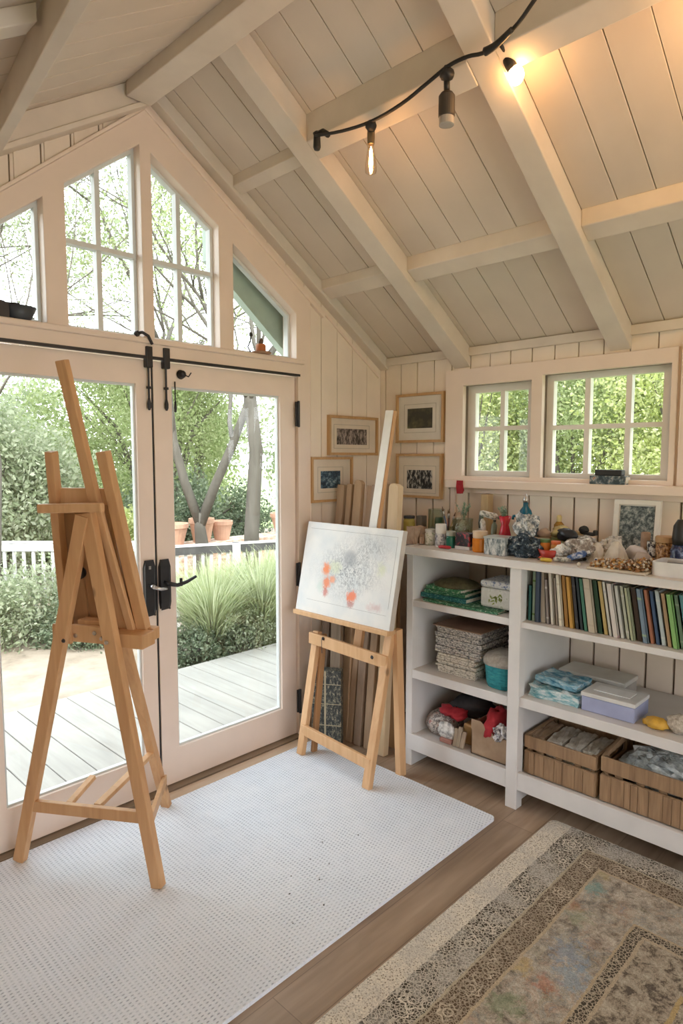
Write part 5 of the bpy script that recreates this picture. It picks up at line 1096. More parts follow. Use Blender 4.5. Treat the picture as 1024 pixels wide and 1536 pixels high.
# canvas
def canvas_mat():
    m, nt, b = _nt('loose_flower_sketch')
    v = coords(nt); sp = nt.nodes.new('ShaderNodeSeparateXYZ'); L(nt, v, sp.inputs[0])   # y horizontal (left = +y), z up, origin at lower middle
    yy, zz = sp.outputs['Y'], sp.outputs['Z']
    white = (.74, .75, .74)
    n = N(nt, 'ShaderNodeTexNoise', Scale=7.0, Detail=4.0); L(nt, v, n.inputs['Vector'])
    base = ramp(nt, n.outputs['Fac'], [(.35, (.66, .69, .70)), (.6, (.76, .76, .74))])
    wv = N(nt, 'ShaderNodeTexNoise', Scale=85.0, Detail=7.0, Roughness=.75, Distortion=1.2); L(nt, coords(nt, (1, 1.0, .6), rot=(.5, 0, 0)), wv.inputs['Vector'])
    cl = N(nt, 'ShaderNodeTexNoise', Scale=11.0, Detail=4.0); L(nt, v, cl.inputs['Vector'])
    def blob(py, pz, ry, rz, soft=.5):
        a = math_(nt, 'DIVIDE', math_(nt, 'SUBTRACT', yy, py), ry); c = math_(nt, 'DIVIDE', math_(nt, 'SUBTRACT', zz, pz), rz)
        d = math_(nt, 'SQRT', math_(nt, 'ADD', math_(nt, 'MULTIPLY', a, a), math_(nt, 'MULTIPLY', c, c)))
        d = math_(nt, 'ADD', d, math_(nt, 'MULTIPLY', math_(nt, 'SUBTRACT', cl.outputs['Fac'], .5), 1.4)); d = math_(nt, 'ADD', d, math_(nt, 'MULTIPLY', math_(nt, 'SUBTRACT', wv.outputs['Fac'], .5), 2.6))
        return ramp(nt, d, [(1-soft, (1, 1, 1)), (1.0, (0, 0, 0))])
    ink = ramp(nt, wv.outputs['Fac'], [(.47, (0, 0, 0)), (.56, (1, 1, 1))])
    region = math_(nt, 'MAXIMUM', blob(-.02, .24, .30, .20, .5), blob(-.14, .35, .20, .14, .6))
    region = math_(nt, 'MULTIPLY', region, ramp(nt, cl.outputs['Fac'], [(.38, (.35,)*3), (.58, (1.0,)*3)]))
    c = mixc(nt, math_(nt, 'MULTIPLY', ink, region), base, (.24, .26, .28))
    c = mixc(nt, math_(nt, 'MULTIPLY', blob(-.02, .30, .055, .05, .6), .55), c, (.20, .22, .26))
    c = mixc(nt, math_(nt, 'MULTIPLY', blob(-.16, .39, .12, .07, .7), .35), c, (.45, .50, .54))
    c = mixc(nt, math_(nt, 'MULTIPLY', blob(.08, .25, .06, .045, .7), .5), c, (.62, .68, .40))
    c = mixc(nt, math_(nt, 'MULTIPLY', blob(-.235, .27, .035, .045, .7), .5), c, (.62, .68, .42))
    c = mixc(nt, math_(nt, 'MULTIPLY', blob(.165, .14, .04, .04, .7), .4), c, (.45, .62, .55))
    c = mixc(nt, math_(nt, 'MULTIPLY', blob(-.225, .09, .06, .028, .7), .5), c, (.60, .34, .34))
    for (py, pz, r1_, r2_, cc, a) in ((.145, .232, .034, .036, (.80, .24, .08), .95), (.125, .165, .032, .040, (.78, .22, .08), .9), (.085, .185, .024, .022, (.80, .30, .14), .8), (.125, .115, .024, .030, (.55, .16, .12), .8), (-.065, .118, .036, .034, (.80, .22, .10), .95), (-.065, .080, .026, .022, (.45, .16, .14), .7)):
        c = mixc(nt, math_(nt, 'MULTIPLY', blob(py, pz, r1_, r2_, .5), a), c, cc)
    L(nt, c, b.inputs['Base Color']); b.inputs['Roughness'].default_value = .6
    bump(nt, b, wv.outputs['Fac'], .08); return m
def cv(d, y, s):   # d: depth behind the face, s: distance up the face
    k = Vector((.210, 0, .978)).normalized(); nrm = Vector((.978, 0, -.210)).normalized()
    return Vector((-.790, y, .7665)) + k*s + nrm*(d+.006)
ct = thing('canvas', 'white canvas with an orange flower sketch resting on the smaller easel', 'painting', (-.775, -.42, .7665))
H = .480
def cbox(d0, d1, ya, yb, s0, s1, top=0):
    return [cv(d0, ya, s0), cv(d1, ya, s0), cv(d1, yb, s0), cv(d0, yb, s0), cv(d0, ya, s1), cv(d1, ya, s1), cv(d1, yb, s1), cv(d0, yb, s1)]
MB().hexa(cbox(.002, .034, -.752, -.090, 0, H)).build('stretcher_frame', pl('grey_canvas_edge', (.55, .51, .46)), ct, bevel=.002)
MB().hexa(cbox(0, .0015, -.750, -.092, .001, H-.001)).build('painting_face', canvas_mat(), ct)
m = MB()
MB_l = [((-.720, .115, .445, .4465)), ]
m.hexa(cbox(-.0006, 0.0, -.725, -.120, .4440, .4455)); m.hexa(cbox(-.0006, 0, -.720, -.165, .066, .0672)); m.hexa(cbox(-.0006, 0, -.7265, -.725, .10, .445))
m.build('pencil_border', pl('pencil', (.34, .34, .34)), ct)

# ------------------------------------------------------------------ split planks, portfolio
P_ = [  # top y, foot y, width, thickness, label bits
 (-.098, -.030, .055, .030, 'pale flat-topped plank with one white edge nearest the doors', (.33,.23,.15), (.52,.39,.27)),
 (-.165, -.095, .040, .030, 'narrow tan plank second from the doors', (.30,.19,.11), (.47,.33,.21)),
 (-.228, -.205, .062, .030, 'curved-topped tan plank third from the doors', (.33,.21,.12), (.50,.35,.21)),
 (-.300, -.250, .045, .026, 'hidden narrow plank right behind the easel mast', (.30,.19,.11), (.44,.30,.19)),
 (-.355, -.315, .055, .030, 'grey-brown plank just beside the easel mast', (.24,.17,.12), (.40,.30,.22)),
 (-.418, -.385, .050, .030, 'brown barked plank second from the shelves', (.27,.18,.11), (.44,.31,.20)),
 (-.492, -.480, .072, .040, 'wide light plank with a rounded top nearest the shelves', (.52,.38,.22), (.68,.54,.36)),
]
for k, (ty, fy, w, th_, lb_, c1, c2) in enumerate(P_):
    a = Vector((-.545, fy-.02, .002)); b = Vector((-.425 if k != 3 else -.40, ty, 1.425 + .006*(k % 3)))
    rr = random.Random(60+k); m = MB(); n = 9; t_ = (b-a).normalized(); sx = Vector((0, 1, 0)); sx = (sx - t_*sx.dot(t_)).normalized(); sy = t_.cross(sx)
    vs = []; rows = []
    for q in range(n+3):
        f = min(q/n, 1.0); ww = w/2*(1+rr.uniform(-.06, .06)); off = rr.uniform(-.004, .004)
        if q > n: 
            if k not in (2, 5, 6): break
            ww = w/2*(.72 if q == n+1 else .30)
        c0 = a.lerp(b, f) + t_*(.0 if q <= n else (.012 if q == n+1 else .018)) + sx*off
        r_ = [c0 - sx*ww - sy*th_/2, c0 + sx*ww - sy*th_/2, c0 + sx*ww*.94 + sy*th_/2, c0 - sx*ww*.94 + sy*th_/2]
        if q == 0: r_ = [Vector((v.x, v.y, .002)) for v in r_]
        rows.append(r_)
    vs = [v for r_ in rows for v in r_]; fs = [(3, 2, 1, 0)]
    for q in range(len(rows)-1):
        for s_ in range(4): fs.append((q*4+s_, q*4+(s_+1) % 4, q*4+4+(s_+1) % 4, q*4+4+s_))
    z_ = (len(rows)-1)*4; fs.append((z_, z_+1, z_+2, z_+3))
    m.add(vs, fs)
    o = m.build('wood_plank', wood('plank_wood_%d' % k, c1, c2, (26, 26, 1.6), .75, k in (3, 5), .25), bevel=.004)
    tag(o, lb_, 'plank', 'split planks leaning in the corner')
    if k == 0:
        pass
tag(MB().beam((-.62, -.108, .002), (-.50, -.085, 1.0), .050, .022).build('wood_plank', wood('grey_bark', (.14,.10,.07), (.32,.24,.18), (20, 20, 2), .8, True, .4)), 'grey knotty shorter plank in front of the others at the door end', 'plank')
tag(MB().beam((-.60, -.205, .002), (-.52, -.160, 1.02), .075, .022).build('wood_plank', wood('grey_bark2', (.20,.15,.10), (.40,.31,.23), (20, 20, 2), .8, True, .4)), 'broad grey speckled plank beside the knotty one', 'plank')
tag(MB().beam((-.50, -.32, .002), (-.46, -.30, .98), .030, .020).build('wood_plank', wood('orange_ply', (.42,.24,.10), (.56,.34,.16), (26, 26, 1.6), .6, False)), 'orange-brown narrow plank behind the portfolio', 'plank')
tag(MB().beam((-.44, -.42, .002), (-.42, -.42, .92), .20, .012).build('leaning_board', wood('orange_panel', (.40,.23,.10), (.54,.33,.16), (26, 26, 1.6), .6, False)), 'broad orange-brown board standing behind the split planks', 'board')
M_['portf'] = None
def portmat():
    m, nt, b = _nt('black_gold_marbled')
    n = N(nt, 'ShaderNodeTexNoise', Scale=75.0, Detail=5.0, Roughness=.8); L(nt, coords(nt, (1, 1, .6)), n.inputs['Vector'])
    c = ramp(nt, n.outputs['Fac'], [(.44, (.03, .035, .035)), (.54, (.10, .11, .10)), (.62, (.42, .38, .26)), (.7, (.58, .54, .42))])
    L(nt, c, b.inputs['Base Color']); b.inputs['Roughness'].default_value = .5; return m
M_['portf'] = portmat()
t = thing('portfolio_case', 'tall black case speckled with gold standing behind the smaller easel', 'case', (-.64, -.22, .001))
q0, q1 = Vector((-.722, -.150, .001)), Vector((-.632, -.288, .001)); dd = Vector((.052, .034, 0)); hh = Vector((0, 0, .425))
MB().hexa([q0, q1, q1+dd, q0+dd, q0+hh, q1+hh, q1+dd+hh, q0+dd+hh]).build('body', M_['portf'], t, bevel=.005)
fn = Vector((-(q1-q0).y*-1, 0, 0)); e_ = (q1-q0).normalized(); nrm = Vector((e_.y, -e_.x, 0))
m = MB()
def strip(s0, s1, z0, z1, md):
    a = q0 + e_*s0 + nrm*.0006; b = q0 + e_*s1 + nrm*.0006
    md.hexa([a+Vector((0,0,z0)), b+Vector((0,0,z0)), b-nrm*.001+Vector((0,0,z0)), a-nrm*.001+Vector((0,0,z0)), a+Vector((0,0,z1)), b+Vector((0,0,z1)), b-nrm*.001+Vector((0,0,z1)), a-nrm*.001+Vector((0,0,z1))])
wd = (q1-q0).length
strip(.070, .080, .005, .42, m); strip(.0, wd, .115, .120, m); strip(.0, wd, .235, .239, m); strip(.0, wd, .345, .349, m)
m.build('gold_band', pl('gold_line', (.50, .44, .30)), t)

# ------------------------------------------------------------------ string lights
t = thing('string_lights', 'black festoon cable with bulbs strung along the ceiling crosspieces', 'string lights', (-1.27, -1.2, 2.84))
pts = [(-1.275, -.775, 2.822), (-1.262, -.905, 2.800), (-1.250, -1.041, 2.792), (-1.252, -1.18, 2.800), (-1.262, -1.30, 2.820), (-1.266, -1.386, 2.838), (-1.262, -1.455, 2.840), (-1.256, -1.505, 2.832), (-1.268, -1.562, 2.826), (-1.280, -1.642, 2.850), (-1.325, -1.74, 2.875), (-1.40, -1.95, 2.93), (-1.5, -2.3, 2.98)]
def smooth_pts(pts, k=4):
    P2 = [Vector(p) for p in pts]; out = []
    for i in range(len(P2)-1):
        p0, p1, p2_, p3 = P2[max(i-1, 0)], P2[i], P2[i+1], P2[min(i+2, len(P2)-1)]
        for s in range(k):
            u = s/k; out.append(.5*((2*p1) + (-p0+p2_)*u + (2*p0-5*p1+4*p2_-p3)*u*u + (-p0+3*p1-3*p2_+p3)*u**3))
    return out + [P2[-1]]
MB().tube(smooth_pts(pts), .0062, 8).build('cable', M_['blackp'], t, smooth=True)
m = MB().tube(smooth_pts([(-1.262, -1.52, 2.828), (-1.268, -1.562, 2.828), (-1.285, -1.625, 2.838)]), .013, 8, .008)
m.build('cable_sleeve', M_['blackp'], t, smooth=True)
# end clamp on the beam
m = MB().lathe([(.011, 0), (.015, .01), (.013, .055), (.016, .062), (.006, .07)], (-1.262, -.770, 2.775), 14); m.tube([(-1.265, -.775, 2.83), (-1.258, -.80, 2.835), (-1.26, -.83, 2.812)], .011, 8)
m.build('end_plug', M_['blackp'], t, smooth=True)
# bulb 1: small clear pear lamp
def socket(c, r, h, par, top=None):
    MB().lathe([(r*.5, h), (r, h*.9), (r, h*.15), (r*.85, 0)], c, 16).build('socket', M_['blackp'], par, smooth=False)
x1, y1 = -1.212, -1.002
B1 = thing('light_bulb', 'clear tapering bulb hanging nearest the gable wall', 'light bulb', (x1, y1, 2.64))
MB().blob((-1.238, -1.030, 2.785), (.020, .022, .020), 7, .1, 14, 10).build('socket_cap', M_['blackp'], B1, smooth=True)
MB().lathe([(.013, .100), (.014, .122), (.014, .150)], (-1.225, -1.018, 2.628), 16).build('socket', pl('dull_brass', (.30, .24, .16), metal=1, rough=.35), B1)
M_['bulbclear'] = glass('bulb_glass', (1.0, .93, .84), .5, .05)
MB().lathe([(.020, 0), (.022, .006), (.021, .03), (.014, .075), (.012, .098)], (-1.225, -1.018, 2.628), 22).build('glass', M_['bulbclear'], B1, smooth=True)
fm = bpy.data.materials.new('warm_filament'); fm.use_nodes = True; fb = fm.node_tree.nodes['Principled BSDF']; fb.inputs['Emission Color'].default_value = (1, .50, .17, 1); fb.inputs['Emission Strength'].default_value = 180
MB().lathe([(.004, .02), (.007, .03), (.006, .07), (.003, .085)], (-1.225, -1.018, 2.628), 10).build('filament', fm, B1, smooth=True)
# spot can
B2 = thing('spot_lamp', 'dark grey cylindrical lamp with a clear lens hanging mid-cable', 'lamp', (-1.235, -1.345, 2.68))
cx_, cy_ = -1.235, -1.360
MB().blob((-1.252, -1.372, 2.825), (.020, .024, .022), 9, .15, 14, 10).build('cable_clip', M_['blackp'], B2, smooth=True)
m = MB().tube([(-1.248, -1.368, 2.815), (cx_, cy_, 2.775)], .010, 10); m.build('neck', M_['blackp'], B2, smooth=True)
MB().lathe([(.025, 0), (.027, .004), (.027, .066), (.020, .076), (.012, .078)], (cx_, cy_, 2.700), 24).build('lamp_body', pl('dark_bronze', (.060, .050, .042), rough=.55), B2)
MB().lathe([(.020, 0), (.025, .002), (.025, .0255)], (cx_, cy_, 2.674), 24).build('lens', pl('frosted_lens', (.42, .38, .34), rough=.15), B2)
# lit globe
B3 = thing('light_bulb', 'glowing round bulb beyond the second sloping beam', 'light bulb', (-1.152, -1.565, 2.74))
ax = Vector((.30, -.33, -.85)).normalized(); gc = Vector((-1.152, -1.565, 2.786)); base = gc - ax*.052
MB().tube([(-1.226, -1.552, 2.850), (-1.195, -1.550, 2.845), base - ax*.005], .006, 8).build('cord', M_['blackp'], B3, smooth=True)
MB().lathe([(.012, -.012), (.018, -.006), (.019, .018), (.016, .034)], base, 18, axis=ax).build('socket', M_['blackp'], B3)
em = bpy.data.materials.new('lit_bulb'); em.use_nodes = True; eb_ = em.node_tree.nodes['Principled BSDF']
eb_.inputs['Emission Color'].default_value = (1, .52, .19, 1); eb_.inputs['Emission Strength'].default_value = LIT
MB().blob(gc, (.025, .025, .029), 1, .0, 24, 16).build('glass', em, B3, smooth=True)
B4 = thing('light_bulb', 'added glowing bulb out of view further along the cable', 'light bulb', (-1.165, -2.25, 2.70))  # extra bulb added out of view to warm the ceiling planks
gc4 = Vector((-1.165, -2.25, 2.72)); MB().lathe([(.012, -.012), (.018, -.006), (.019, .018), (.016, .034)], gc4 - ax*.052, 18, axis=ax).build('socket', M_['blackp'], B4)
MB().tube([(-1.48, -2.22, 2.965), (-1.32, -2.23, 2.86), gc4 - ax*.056], .005, 6).build('cord', M_['blackp'], B4, smooth=True)
em2 = em.copy(); em2.node_tree.nodes['Principled BSDF'].inputs['Emission Strength'].default_value = 340
MB().blob(gc4, (.025, .025, .029), 1, .0, 24, 16).build('glass', em2, B4, smooth=True)

# ------------------------------------------------------------------ outside
gm = speckle('sandy_ground', [(.21,.165,.12), (.31,.25,.19), (.36,.30,.24)], 3.0, detail=8, bmp=.2)
g = MB().box((-30, .12, -.5), (40, 9.5, -.15)).build('ground', gm, origin=(0, 0, -.15)); struct(g, 'sandy ground beyond the deck')
gm2 = speckle('grass_field', [(.20,.27,.09), (.34,.42,.17), (.44,.50,.24)], 1.2, detail=8, bmp=.3)
g = MB().box((-60, 9.5, -.5), (60, 70, -.14)).build('lawn', gm2, origin=(0, 30, -.14)); struct(g, 'grass field beyond the trees')
g = MB().box((.12, -30, -.5), (40, .12, -.15)).build('lawn', gm2, origin=(10, -10, -.14)); struct(g, 'grass beside the studio')
g = MB().box((-30, -30, -.5), (XL-.12, .12, -.15)).build('lawn', gm2, origin=(-10, -10, -.14)); struct(g, 'grass along the far side of the studio')
dk = MB(); x = -5.0
while x < 2.6:
    dk.box((x+.003, .09, -.075), (x+.157, 1.62 + (0 if x > -.8 else .03), -.045)); x += .160
dm = wood('weathered_deck', (.28, .26, .23), (.41, .38, .335), (14, 1.0, 14), .8, False, .1)
d_ = dk.build('deck', dm, bevel=.003, seg=1); struct(d_, 'weathered grey deck boards outside the doors')
MB().box((-5, .12, -.16), (2.6, 1.55, -.076)).build('deck_joists', M_['gap'], d_)
tag(MB().box((-1.78, 1.66, -.150), (-1.38, 1.72, -.100)).build('timber_edge', wood('tan_timber', (.42,.30,.18), (.58,.44,.28), (3, 20, 20), .8, False)), 'short tan timber lying at the deck edge', 'timber')
# fences
M_['fencew'] = plain('pale_fence_wood', (.62, .60, .58), .7, .1, 9)
M_['fence_shade'] = plain('shaded_fence_wood', (.085, .08, .075), .8, .15, 9)  # shadowed side of the rails put into their colour
def fence(a, b, ztop, zbot, pitch, label, railmat, balmat, capmat, rw=.09):
    a = Vector(a); b = Vector(b); l = (b-a).length; d = (b-a).normalized()
    t = thing('fence', label, 'fence', (a.x, a.y, zbot))
    MB().beam((a.x, a.y, ztop-.010), (b.x, b.y, ztop-.010), .02, rw*.6, (0, 0, 1)).build('top_rail', capmat, t)
    MB().beam((a.x, a.y, ztop-.060), (b.x, b.y, ztop-.060), .075, .045, (0, 0, 1)).build('rail', railmat, t)
    MB().beam((a.x, a.y, zbot+.12), (b.x, b.y, zbot+.12), .05, .03, (0, 0, 1)).build('rail', railmat, t)
    n = int(l/pitch); m = MB()
    for k in range(n+1):
        p = a + d*(k*pitch); m.beam((p.x, p.y, zbot), (p.x, p.y, ztop-.03), .030, .018, d)
    m.build('balusters', balmat, t)
    m = MB()
    for f in (0.0, .5, 1.0):
        p = a.lerp(b, f); MB().beam((p.x, p.y, zbot), (p.x, p.y, ztop+.0), .08, .08, d).build('post', balmat, t)
    return t
fence((-2.6, 5.9, 0), (.15, 3.15, 0), .75, -.15, .095, 'pale picket railing beyond the bushes, behind the tall easel', M_['fencew'], M_['fencew'], M_['fencew'])
fence((.02, 3.05, 0), (1.75, 2.35, 0), .71, -.15, .085, 'pale picket railing with shade-dark rails behind the fountain grass', M_['fence_shade'], M_['fencew'], M_['fencew'])
# foliage
LF = {
 'spring': leafmat('spring_leaf', (.22,.28,.11), (.36,.42,.20), (.50,.54,.32)),
 'soft': leafmat('soft_green_leaf', (.26,.31,.18), (.38,.42,.28), (.50,.52,.39)),
 'dark': leafmat('dark_green_leaf', (.11,.15,.09), (.22,.27,.17), (.36,.40,.29)),
 'bright': leafmat('bright_leaf', (.38,.44,.14), (.56,.60,.26), (.68,.68,.44)),
 'grassy': leafmat('grass_blade', (.32,.38,.19), (.48,.52,.30), (.64,.66,.46)),
}
BARK = wood('grey_bark_tree', (.075,.065,.05), (.16,.14,.115), (9, 9, 1.6), .9, False, .5)
def leaf_mesh(name, pts, size, mat, parent, seed=0, aspect=.5):
    r = np.random.default_rng(seed); n = len(pts); pts = np.asarray(pts)
    d = r.normal(size=(n, 3)); d /= np.linalg.norm(d, axis=1)[:, None]; e = r.normal(size=(n, 3)); e -= (e*d).sum(1)[:, None]*d; e /= np.linalg.norm(e, axis=1)[:, None]
    s = size*r.uniform(.6, 1.35, size=(n, 1))
    v = np.stack([pts-d*s, pts+e*s*aspect, pts+d*s, pts-e*s*aspect], 1).reshape(-1, 3)
    off = np.array(W[parent.name]); v = v - off
    me = bpy.data.meshes.new(name); me.vertices.add(4*n); me.vertices.foreach_set('co', v.ravel())
    me.loops.add(4*n); me.loops.foreach_set('vertex_index', np.arange(4*n)); me.polygons.add(n); me.polygons.foreach_set('loop_start', np.arange(0, 4*n, 4)); me.polygons.foreach_set('loop_total', np.full(n, 4))
    me.update(calc_edges=True); me.materials.append(mat); o = bpy.data.objects.new(name, me); COL.objects.link(o); o.parent = parent; return o
def cloud(r, n, c, rad, clumps=40, cs=.28, shell=True):
    c = np.array(c); rad = np.array(rad); q = r.normal(size=(clumps, 3)); q /= np.linalg.norm(q, axis=1)[:, None]
    q *= (r.uniform(.55, 1, size=(clumps, 1)) if shell else r.uniform(0, 1, size=(clumps, 1))**.4)
    cc = q*rad; idx = r.integers(0, clumps, n); p = cc[idx] + r.normal(size=(n, 3))*cs*rad.min()
    return p + c
def shrub(c, rad, n, size, mat, label, seed, cs=.26, clumps=46, name='shrub', group=None, zmin=-.15, cat='shrub'):
    r = np.random.default_rng(seed); t = thing(name, label, cat, (c[0], c[1], zmin), group)
    m = MB(); rr = random.Random(seed)
    for k in range(9):
        a = rr.uniform(0, 6.28); m.tube([(c[0], c[1], zmin), (c[0]+.35*rad[0]*math.cos(a), c[1]+.35*rad[1]*math.sin(a), c[2]), (c[0]+.7*rad[0]*math.cos(a), c[1]+.7*rad[1]*math.sin(a), c[2]+.5*rad[2])], .03*rad[0]+.006, 5, .004)
    m.build('stem', BARK, t)
    p = cloud(r, n, c, rad, clumps, cs); p = p[p[:, 2] > zmin]
    leaf_mesh('foliage', p, size, mat, t, seed); return t
def tree(base, h, r0, seed, label, leaf='spring', nleaf=16000, spread=1.0, fork=.45, lean=(0, 0), size=.045, depth=6, name='tree', twin=False, twigs=True):
    rr = random.Random(seed); t = thing(name, label, 'tree', base); m = MB(); tips = []
    def grow(p, d, l, r, lv):
        pts = [p]; q = p.copy(); dd = d.copy()
        for s in range(4):
            dd = (dd + Vector((rr.gauss(0, .10), rr.gauss(0, .10), rr.gauss(0, .05) + .02))).normalized(); q = q + dd*l/4; pts.append(q.copy())
            if lv >= 2: tips.append((q.copy(), lv))
        m.tube(pts, r, 8 if lv < 2 else 5 if lv < 4 else 3, r*.58)
        if lv >= depth: return
        for k in range(3 if lv < 3 else 2 + (rr.random() < .5)):
            ang = rr.uniform(.35, .95)*spread; ax_ = Vector((rr.gauss(0, 1), rr.gauss(0, 1), rr.gauss(0, 1))); ax_ = (ax_ - dd*ax_.dot(dd)).normalized()
            nd = (dd*math.cos(ang) + ax_*math.sin(ang) + Vector((0, 0, .10))).normalized()
            grow(q if k < 2 else pts[2], nd, l*rr.uniform(.62, .85), max(r*.50, .0022), lv+1)
    b = Vector(base)
    if twin:
        m.tube([b, b+Vector((.03, 0, h*.07)), b+Vector((-.01, 0, h*.12)), b+Vector((0, 0, h*.150))], r0*1.25, 12, r0*.55)
        q = b+Vector((0, 0, h*.125)); grow(q, Vector((-.26, .1, 1)).normalized(), h*.38, r0*.74, 1); grow(q, Vector((.20, -.1, 1)).normalized(), h*.38, r0*.78, 1)
    else:
        top = b + Vector((lean[0], lean[1], h*fork)); m.tube([b - Vector((0, 0, .1)), b.lerp(top, .3) + Vector((rr.gauss(0, .04), 0, 0)), b.lerp(top, .7) + Vector((rr.gauss(0, .04), 0, 0)), top], r0*1.1, 12, r0*.85)
        for k in range(4):
            a = k*1.57 + rr.uniform(-.5, .5); grow(top - Vector((0, 0, .06*k)), Vector((math.cos(a)*.75*spread, math.sin(a)*.75*spread, rr.uniform(.6, 1.3))).normalized(), h*.24, r0*.42, 1)
    m.build('trunk', BARK, t, smooth=True)
    r = np.random.default_rng(seed); T = np.array([tuple(x[0]) for x in tips]); w = np.array([x[1] for x in tips], float)**2; idx = r.choice(len(T), nleaf, p=w/w.sum())
    leaf_mesh('foliage', T[idx] + r.normal(size=(nleaf, 3))*.16, size, LF[leaf], t, seed); return t
def bb(px_dir, D):  # unused helper kept simple
    return None
tree((1.95, 4.95, -.15), 6.4, .095, 3, 'twin-trunked young tree seen through the right door', 'spring', 9000, .8, twin=True, size=.026)
tree((2.05, 3.95, -.15), 5.6, .095, 8, 'thick straight-trunked tree at the right of the door glass', 'spring', 13000, .9, .46, size=.026)
tree((-.35, 6.2, -.15), 6.2, .075, 15, 'leaning tree behind the mast of the tall easel', 'soft', 15000, .9, .36, lean=(-.5, .2), size=.026)
tree((-1.9, 7.4, -.15), 7.4, .11, 21, 'large spreading tree at the far left of the doors', 'soft', 17000, 1.0, .36, size=.027)
tree((.6, 9.5, -.15), 9.0, .11, 27, 'tall bare-branched tree rising behind the peaked windows', 'spring', 18000, 1.0, .35, size=.028)
tree((-3.8, 9.5, -.15), 8.5, .12, 33, 'broad tree furthest to the left beyond the railing', 'soft', 13000, 1.0, .35, size=.028)
tree((4.6, 9.0, -.15), 8.0, .11, 39, 'slender tree far behind the thick trunk', 'spring', 8000, .9, .38, size=.028)
tree((5.2, 5.0, -.15), 7.5, .10, 45, 'leafy tree beyond the small triangular window', 'spring', 9000, 1.0, .35, size=.027)
tree((-1.0, 3.9, -.15), 5.6, .03, 51, 'thin young tree close behind the sand path', 'soft', 2500, .9, .42, size=.032)
# shrubs outside the doors
shrub((-1.15, 3.75, .12), (.85, .45, .45), 16000, .022, LF['soft'], 'grey-green bush low behind the sand path on the left', 61)
shrub((-.35, 3.2, .02), (.50, .36, .30), 9000, .020, LF['dark'], 'small dark bush beside the sand path', 62)
shrub((-.30, 6.2, 1.05), (1.2, .8, 1.05), 26000, .034, LF['soft'], 'rounded grey-green hedge bush behind the railing', 63)
shrub((-2.1, 7.0, .9), (1.7, .9, 1.25), 26000, .036, LF['soft'], 'wide bush at the far left behind the railing', 64)
shrub((.9, 7.6, 1.0), (1.0, .8, 1.0), 18000, .034, LF['spring'], 'light green bush between the railing and the trees', 65)
shrub((2.9, 6.9, .5), (1.8, .6, .62), 26000, .034, LF['dark'], 'low dark hedge behind the terracotta pots', 66)
shrub((1.55, 6.15, .45), (.45, .35, .40), 8000, .030, LF['bright'], 'bright green bush beside the twin trunk', 67)
shrub((.68, 2.0, .12), (.80, .34, .36), 26000, .016, LF['soft'], 'low undergrowth at the foot of the fountain grass', 68)
shrub((-.15, 1.95, -.02), (.35, .26, .18), 7000, .016, LF['dark'], 'small dark plant at the deck corner', 69)
for i, (x, y, rx_, rz_, kd) in enumerate([(-7, 14, 3.2, 2.6, 'soft'), (-2.5, 15, 3.2, 2.4, 'spring'), (2, 15, 3.0, 2.2, 'soft'), (6.5, 14, 3.2, 2.6, 'spring'), (11, 11, 3.2, 3.0, 'soft'), (9, 6, 2.4, 2.6, 'spring')]):
    shrub((x, y, rz_*.62), (rx_, 1.4, rz_), 24000, .075, LF[kd], ['soft green thicket far off, furthest to the left', 'light green thicket far off behind the leaning tree', 'soft green thicket far off behind the twin trunk', 'light green thicket far off behind the thick trunk', 'soft green thicket far off, furthest to the right', 'light green thicket beside the far slender tree'][i], 70+i, name='thicket', cat='shrub', group='distant thickets')
shrub((3.2, 8.2, 2.1), (2.3, .8, 1.5), 30000, .034, LF['spring'], 'tall pale green thicket behind the two garden trunks', 78, .3, 50, name='thicket')
# fountain grass
def fountain(c, n, h, sd, label, mat='grassy', w=.006):
    r = np.random.default_rng(sd); t = thing('fountain_grass', label, 'grass', c, 'fountain grass clumps by the deck'); V = []; F = []
    for k in range(n):
        a = r.uniform(0, 2*math.pi); sp_ = r.uniform(.05, .62)*h; hh = h*r.uniform(.55, 1.05); d = np.array([math.cos(a), math.sin(a), 0]); s = np.array([-math.sin(a), math.cos(a), 0]); b0 = np.array(c)+d*r.uniform(0, .12)
        o = len(V)
        for q, f in enumerate((0, .35, .7, 1)):
            p = b0 + d*sp_*f**1.8 + np.array([0, 0, hh*(f - .18*f**3)]); ww = w*(1-f*.85); V += [p-s*ww, p+s*ww]
        for q in range(3): F.append((o+2*q, o+2*q+1, o+2*q+3, o+2*q+2))
    m = MB(); m.v = [tuple(v) for v in V]; m.f = F; m.build('blades', LF[mat], t); return t
fountain((.12, 2.02, -.15), 2200, .95, 1, 'fountain grass clump nearest the meeting of the doors')
fountain((.62, 1.95, -.15), 2600, 1.0, 2, 'fountain grass clump in the middle of the right door glass')
fountain((1.15, 1.90, -.15), 2200, 1.0, 3, 'fountain grass clump at the right edge of the door glass')
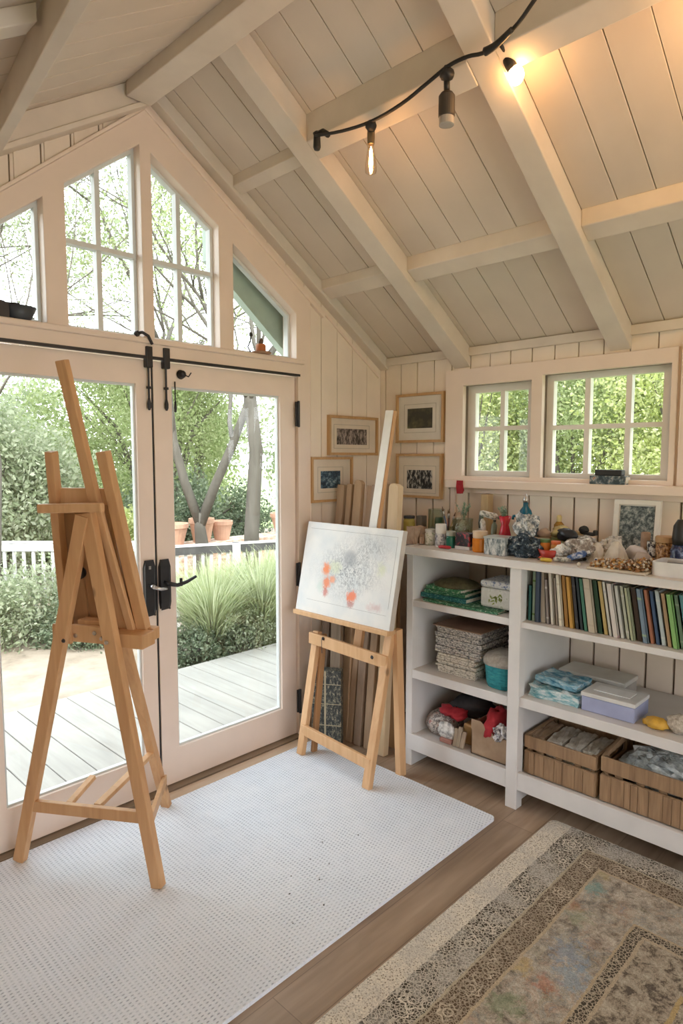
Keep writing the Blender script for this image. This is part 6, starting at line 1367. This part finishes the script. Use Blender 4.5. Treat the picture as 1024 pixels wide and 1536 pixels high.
# terracotta pots on a low wall
bw = MB().box((1.3, 5.05, -.15), (4.2, 5.45, .36)); tag(bw.build('garden_wall', speckle('pale_brick', [(.42,.24,.15), (.58,.42,.32), (.66,.58,.50)], 9, stretch=(1, 1, 3), thr=[.36,.5,.62])), 'low pale brick garden wall beyond the railing', 'garden wall')
for k, (x, r_, h_) in enumerate(((1.70, .20, .30), (2.17, .17, .34), (2.52, .15, .28), (3.75, .22, .32))):
    t = thing('plant_pot', ['terracotta pot at the end of the garden wall nearest the door frame', 'taller terracotta pot left of the thick trunk', 'smallest terracotta pot on the garden wall', 'terracotta pot right of the thick trunk'][k], 'pot', (x, 5.25, .3605), 'terracotta pots on the garden wall')
    MB().lathe([(r_*.7, 0), (r_, h_*.78), (r_*1.08, h_*.8), (r_*1.08, h_), (r_*.95, h_), (r_*.9, h_*.8), (r_*.1, h_*.78)], (x, 5.25, .3605), 22).build('body', pl('terracotta', (.62, .36, .25), rough=.8), t)
# a dark cypress far left in the gap
shrub((.62, 9.2, 1.1), (.22, .22, 1.0), 9000, .03, leafmat('blue_green_leaf', (.06,.13,.12), (.10,.20,.18), (.16,.27,.24)), 'slim dark blue-green cypress beside the meeting of the doors', 80, .5)
# side garden beyond the small windows
for i, (x, y, rx_, ry_, zc, rz_, kd) in enumerate([(3.1, 1.4, .9, .9, 1.5, 1.5, 'bright'), (3.3, .2, .9, 1.0, 1.6, 1.6, 'spring'), (3.0, -1.1, .9, 1.0, 1.5, 1.5, 'bright'), (3.4, -2.4, .9, 1.0, 1.6, 1.5, 'spring'), (5.2, 1.8, 1.2, 1.4, 2.4, 2.2, 'spring'), (5.2, -.6, 1.2, 1.5, 2.4, 2.2, 'bright')]):
    shrub((x, y, zc), (rx_, ry_, rz_), 44000, .020 if x < 4 else .035, LF[kd], ['bright bush outside, seen through the smaller small-paned window', 'spring green bush between the two small windows outside', 'bright bush outside the larger small-paned window', 'spring green bush outside past the larger small-paned window', 'tall spring green bush behind, seen in the smaller window', 'tall bright bush behind, seen in the larger window'][i], 90+i, cs=.20, clumps=60)

# ------------------------------------------------------------------ light, world, camera
w = bpy.data.worlds.new('World'); SC.world = w; w.use_nodes = True; nt = w.node_tree; bg = nt.nodes['Background']
tc = nt.nodes.new('ShaderNodeTexCoord'); sp = nt.nodes.new('ShaderNodeSeparateXYZ'); L(nt, tc.outputs['Generated'], sp.inputs[0])
L(nt, ramp(nt, sp.outputs['Z'], [(0.0, (.95, .95, 1.0)), (.25, (.90, .94, 1.0)), (.9, (.80, .89, 1.0))]), bg.inputs['Color'])
bg.inputs['Strength'].default_value = SKY
sun = bpy.data.lights.new('sun', 'SUN'); sun.energy = SUN_; sun.angle = math.radians(12); sun.color = (1, .95, .88)
so = bpy.data.objects.new('sun', sun); COL.objects.link(so); so.rotation_euler = Vector((.45, .50, -1.0)).to_track_quat('-Z', 'Y').to_euler(); so.location = (0, 0, 12)
cam = bpy.data.cameras.new('camera'); cam.sensor_fit = 'VERTICAL'; cam.sensor_height = 36; cam.lens = 970/1536*36; cam.clip_start = .05; cam.clip_end = 300
co = bpy.data.objects.new('camera', cam); COL.objects.link(co); co.location = (-3.08033, -2.67129, 1.585)
pt = math.atan(83/970); yw = math.radians(44.2)
fw = Vector((math.cos(yw)*math.cos(pt), math.sin(yw)*math.cos(pt), -math.sin(pt)))
co.rotation_euler = fw.to_track_quat('-Z', 'Y').to_euler(); SC.camera = co
SC.view_settings.view_transform = 'Standard'; SC.view_settings.look = 'None'; SC.view_settings.gamma = 1; SC.view_settings.exposure = 0.0
SC.view_settings.use_curve_mapping = False
SC.cycles.max_bounces = 10; SC.cycles.diffuse_bounces = 6; SC.cycles.glossy_bounces = 3; SC.cycles.transparent_max_bounces = 16; SC.cycles.transmission_bounces = 4
SC.cycles.use_denoising = True; SC.cycles.sample_clamp_indirect = 6.0
SC.cycles.caustics_reflective = False; SC.cycles.caustics_refractive = False
